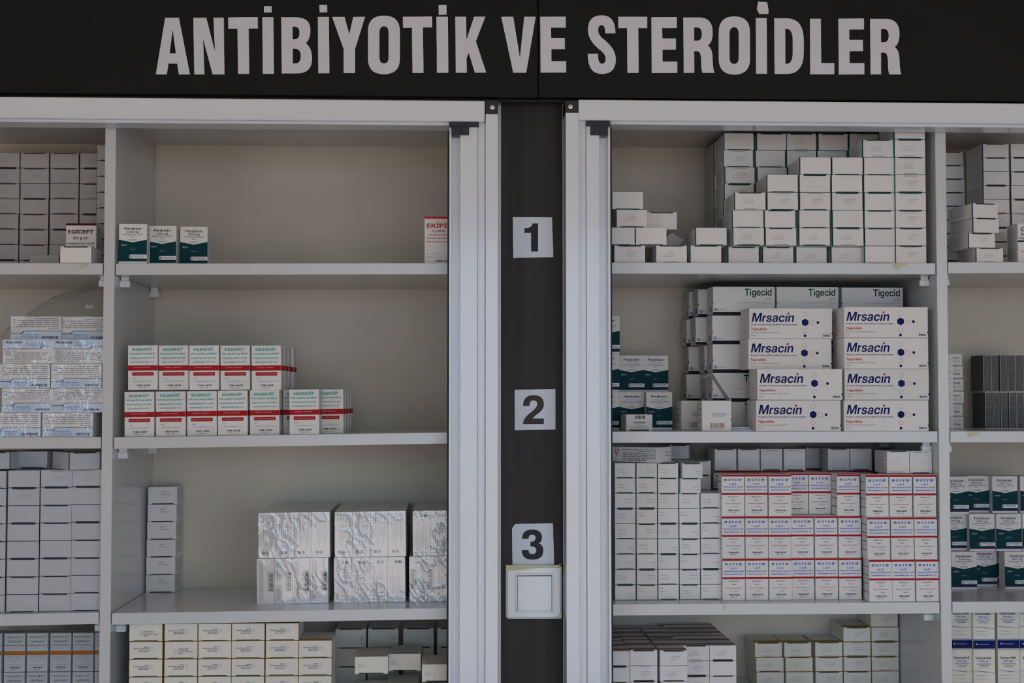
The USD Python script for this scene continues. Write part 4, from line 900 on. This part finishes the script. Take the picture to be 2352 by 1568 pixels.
for px in (1548, 1575):
    for r in range(9):
        x = X(px, 1070, .19)
        if px == 1548: put('pale_n_top' if False else 'pale_t_bottom', x, .136, z3(x) + r * .0245, f'{GR}, rear column behind the jutting ones, {ROW[r]}', GG3, jit=.1) if r < 9 else None
MP, GM = 'red-striped blue-lettered carton', 'red-striped blue-lettered cartons'
PMO = .0676
rows = ([(1658.6, 1710.7), (1712.6, 1764), (1766, 1818), (1819, 1870), (1873, 1924.5), (1926.5, 1978.5)], [(1658.3, 1710.4), (1712.3, 1764), (1765.2, 1816.8), (1818.3, 1869.8), (1872.8, 1924), (1925.8, 1978.3)])
for r in range(2):
    for c, (x0, x1) in enumerate(rows[r]):
        x = mid(x0, x1, 1280, .035); put('mopem', x, .033 + (0, .001, 0, .003, .002, .001)[c], z3(x) + r * PMO, f'{MP}, {ROW[r]}, {ORD[c]} from the green-seamed ends', GM, jit=.4)
for c, (x0, x1, y) in enumerate(((1658, 1709.5, .034), (1711, 1763.5, .034), (1766, 1818, .030), (1804.8, 1856.5, .068), (1857.5, 1909.5, .068), (1922.7, 1974.8, .031))):
    x = mid(x0, x1, 1130, y); put('mopem', x, y, z3(x) + 2 * PMO, f'{MP}, top row, {ORD[c]} from the green-seamed ends', GM, jit=0, rot=0)
for r, spans in enumerate((((1996.5, 2048.3), (2048.9, 2101), (2104, 2157)), ((1993.3, 2044.6), (2047.8, 2099.8), (2101.5, 2153.7)), ((1990, 2043), (2045, 2097), (2100, 2152.4)))):
    for c, (x0, x1) in enumerate(spans):
        x = mid(x0, x1, 1280, .006); put('mopem', x, .006, z3(x) + r * PMO, f'{MP}, {ROW[r]}, {ORD[2 - c]} from the upright panel', GM, rot=.5 if (r, c) == (2, 0) else 0, jit=.15)
# rear cartons that carry the square ends
XE = BAY['C'][1] - .0195
ends = [(1641.5, 1692, .145, 'q'), (1694.8, 1746, .145, 'q'), (1747, 1797.8, .145, 'p'), (1800.7, 1850.8, .141, 'p'), (1853, 1897, .2165, 'q'), (1902.6, 1954, .146, 'q'), (1954.9, 2004.5, .143, 'p'), (2032.5, 2084.6, .030, 'q'), (2086.7, 2139, .030, 'p')]
for c, (x0, x1, y, v) in enumerate(ends):
    x = XE - .0375 * (8 - c) if c > 6 else mid(x0, x1, 1055, y)
    put('square_' + v, x, y, z3(x) + 3 * PMO + .0003, f'square white carton end on the red-striped cartons, {ORD[c]} from the green-seamed ends', 'square carton ends under the second shelf', rot=-2.0 if c in (5, 6) else 0, jit=.3)
    for r in range(3):
        put('mopem', x, y + (.0145 if c > 6 else .012), z3(x) + r * PMO, f'{MP}, rear layer, {ROW[r]}, {ORD[c]} from the green-seamed ends', GM, rot=0, jit=0)
for c, (x0, x1, y) in enumerate(((1916, 1967, .0685),)):
    for r in range(3):
        x = mid(x0, x1, 1250, y); put('mopem', x + (.002 if c == 0 else .0006), y + (.003 if c == 0 else 0), z3(x) + r * PMO, f'{MP}, {ROW[r]}, second layer, {("before", "behind")[c]} the narrow gap', GM, rot=0, jit=0)

z4 = SHELF['C', 4][0][1] + .0002
SP = 'long white carton with rust stripes on top'
for c, (x0, x1, y) in enumerate(((1383.5, 1446, .012), (1447.2, 1510, .018), (1516.7, 1578.5, .014), (1569, 1628, .058), (1630.7, 1690.6, .058))):
    for r in range(4):
        for l in range(2):
            x = mid(x0, x1, 1520, y) + (.0015 if (c, r) == (2, 1) else 0)
            if c == 3 and l == 0: x = mid(1584, 1641, 1520, y) - .0225 if False else x
            yy = y + l * .1190
            if c == 2: yy = y + l * .1190
            v = {(1, 3): 'n', (1, 2): 'p', (2, 3): 'p', (2, 2): 'q', (3, 3): 'q', (3, 2): 'p', (3, 1): 'p', (4, 3): 'q'}.get((c, r), 'n')
            XS = {0: 0, 1: 0, 2: 0, 3: .0, 4: 0}[c]
            put(f'stripy_{v}_{SL()}', x + XS, yy, z4 + r * .0245, f'long rust-striped carton, {("front", "rear")[l]} layer, {ROW[r]}, {ORD[c]} from the door frame', 'rust-striped long cartons', rot=0, jit=.2)
MU = 'cream carton end with mustard top'
for c, (x0, x1, n, codes) in enumerate(((1737, 1800, 3, 'qqq'), (1804, 1867.5, 3, 'qqq'), (1872, 1935.4, 3, 'ppq'), (1937, 2000, 4, 'qppp'), (2001.5, 2064.8, 5, 'qqqqp'))):
    for r in range(n):
        x = mid(x0, x1, 1520, .213) - ((.0028 if r == n - 1 else .0004 * r) if c < 2 else 0)
        put(f'mustard_{codes[r]}_{SL()}', x, .212, z4 + r * .0254, f'{MU}, {ROW[r]}, {ORD[4 - c]} from the far upright', 'mustard-topped cartons', rot=-1.6 if (c, r) == (4, 4) else None, jit=.4)

# bay D, beyond the far upright ---------------------------------------------------------
DU, GD = 'blank white carton end with dark seams', 'dark-seamed carton ends beyond the far upright'
zD = lambda x: sz('D', 1, x) + .0002
codes = ['nn', 'nn', 'nn', 'nn', 'np', 'pp', 'pp', 'pp', 'pp']
columns('D', 1, [(2259, 2319), (2322.5, 2382.5)], 450, .137, .0241, codes, 'white carton end with dark seams', 'white upright', 1, GD, kk('dusky'), jit=.5)
for r in range(9):
    x = mid(2155, 2217 + r * 0, 450, .22) + .0008 * (8 - r) * (r > 3); x = max(x, BAY['D'][0] + .0235)
    put('dusky_n_top', x, .222, zD(x) + r * .0242, f'{DU}, {ROW[r]} of the corner stack', GD, jit=.2)
for r, (x0, x1, v, rot) in enumerate(((2240, 2301.7, 'q', 2), (2218, 2283, 'p', 5), (2228.5, 2287.5, 'n', 8), (2229, 2280.5, 'n', 10))):
    x = mid(x0, x1, 540, .012); put(f'dusky_{v}_top', x, .012, zD(x) + r * .0242, f'loose white carton turned towards the upright, {ROW[r]} of four', 'loose stack beyond the far upright', rot=rot, jit=0)
x = X(2338, 560, .02) + .0235; put('green_lettered', x, .02, zD(x), 'upright carton with large sea-green lettering beside the dark-seamed ends', rot=0, jit=0)
zE = lambda x: sz('D', 2, x) + .0002
for r in range(6):
    x = mid(2124, 2219 + (-1, -4, 2, 1, -1, -3)[r], 900, .205); x = max(x, BAY['D'][0] + .0412)
    put('klindaver_' + 'ppqqpq'[r], x, .225, zE(x) + r * .0222, f'slim carton with purple lettering, {ROW[r]} of its stack', 'purple-lettered slim cartons', rot=0, jit=.1)
for r in range(6):
    x = X(2190, 900, .14) - .0108; put('narrow_end', x, .140, zE(x) + r * .0212, f'narrow carton end squeezed beside the upright, {ROW[r]}', 'narrow carton ends', rot=0, jit=0)
for r in range(2):
    for i, px in enumerate((2259, 2277, 2297.5, 2315, 2332, 2349.5) if r else (2262, 2279.5, 2298, 2317, 2334, 2351)):
        x = X(px, 850, .2) + .0062; put('grey_slim', x, .2, zE(x) + r * .0650, f'slim charcoal carton, {("lower", "upper")[r]} row, {ORD[i]} from the purple-lettered stack', 'charcoal slim cartons', rot=0, jit=0)
    for i, px in enumerate((2292.2, 2329.3) if r else (2294.5, 2313.2)):
        pass
PP, GPP = 'dark teal carton with purple dose', 'purple-dose dark teal cartons'
zF = lambda x: sz('D', 3, x) + .0002
for r, line in enumerate(([(2187.7, 2239.4, .148), (2234.5, 2286, .185), (2307, 2365, .150)], [(2168, 2225.5, .160), (2226.8, 2285, .155), (2288, 2346.5, .155), (2349, 2407, .155)], [(2169, 2225, .150), (2217.5, 2271, .178), (2281.7, 2337.5, .166), (2346, 2402, .166)])):
    for c, (x0, x1, y) in enumerate(line):
        x = max(mid(x0, x1, 1220, y), BAY['D'][0] + .0228)
        if r == 1 and c == 0: y = .168
        put('penbisin_purple', x, y, zF(x) + r * .0638, f'{PP}, {ROW[r]}, {ORD[c]} from the white upright', GPP, rot=0, jit=.2)
x = mid(2250, 2294, 1300, .225); put('penbisin_purple', x + .004, .2165, zF(x), f'{PP}, only a sliver showing behind the bottom row', GPP, rot=0, jit=0)
zV = SHELF['D', 4][0][1] + .0002
VA = 'cream upright carton with a navy foot band'
for r in range(2):
    for c, (x0, x1) in enumerate(((2184.5, 2235), (2235.7, 2285.8), (2291.8, 2342), (2342.8, 2393))):
        y = .05 + (.006, .0, .002, .0)[c]; x = max(mid(x0, x1, 1480, y), BAY['D'][0] + .0184)
        put('vancotek', x, y, zV + r * .0714, f'{VA}, {("lower", "upper")[r]} row, {ORD[c]} from the white upright', 'navy-footed cartons under the third shelf', rot=0, jit=.4)
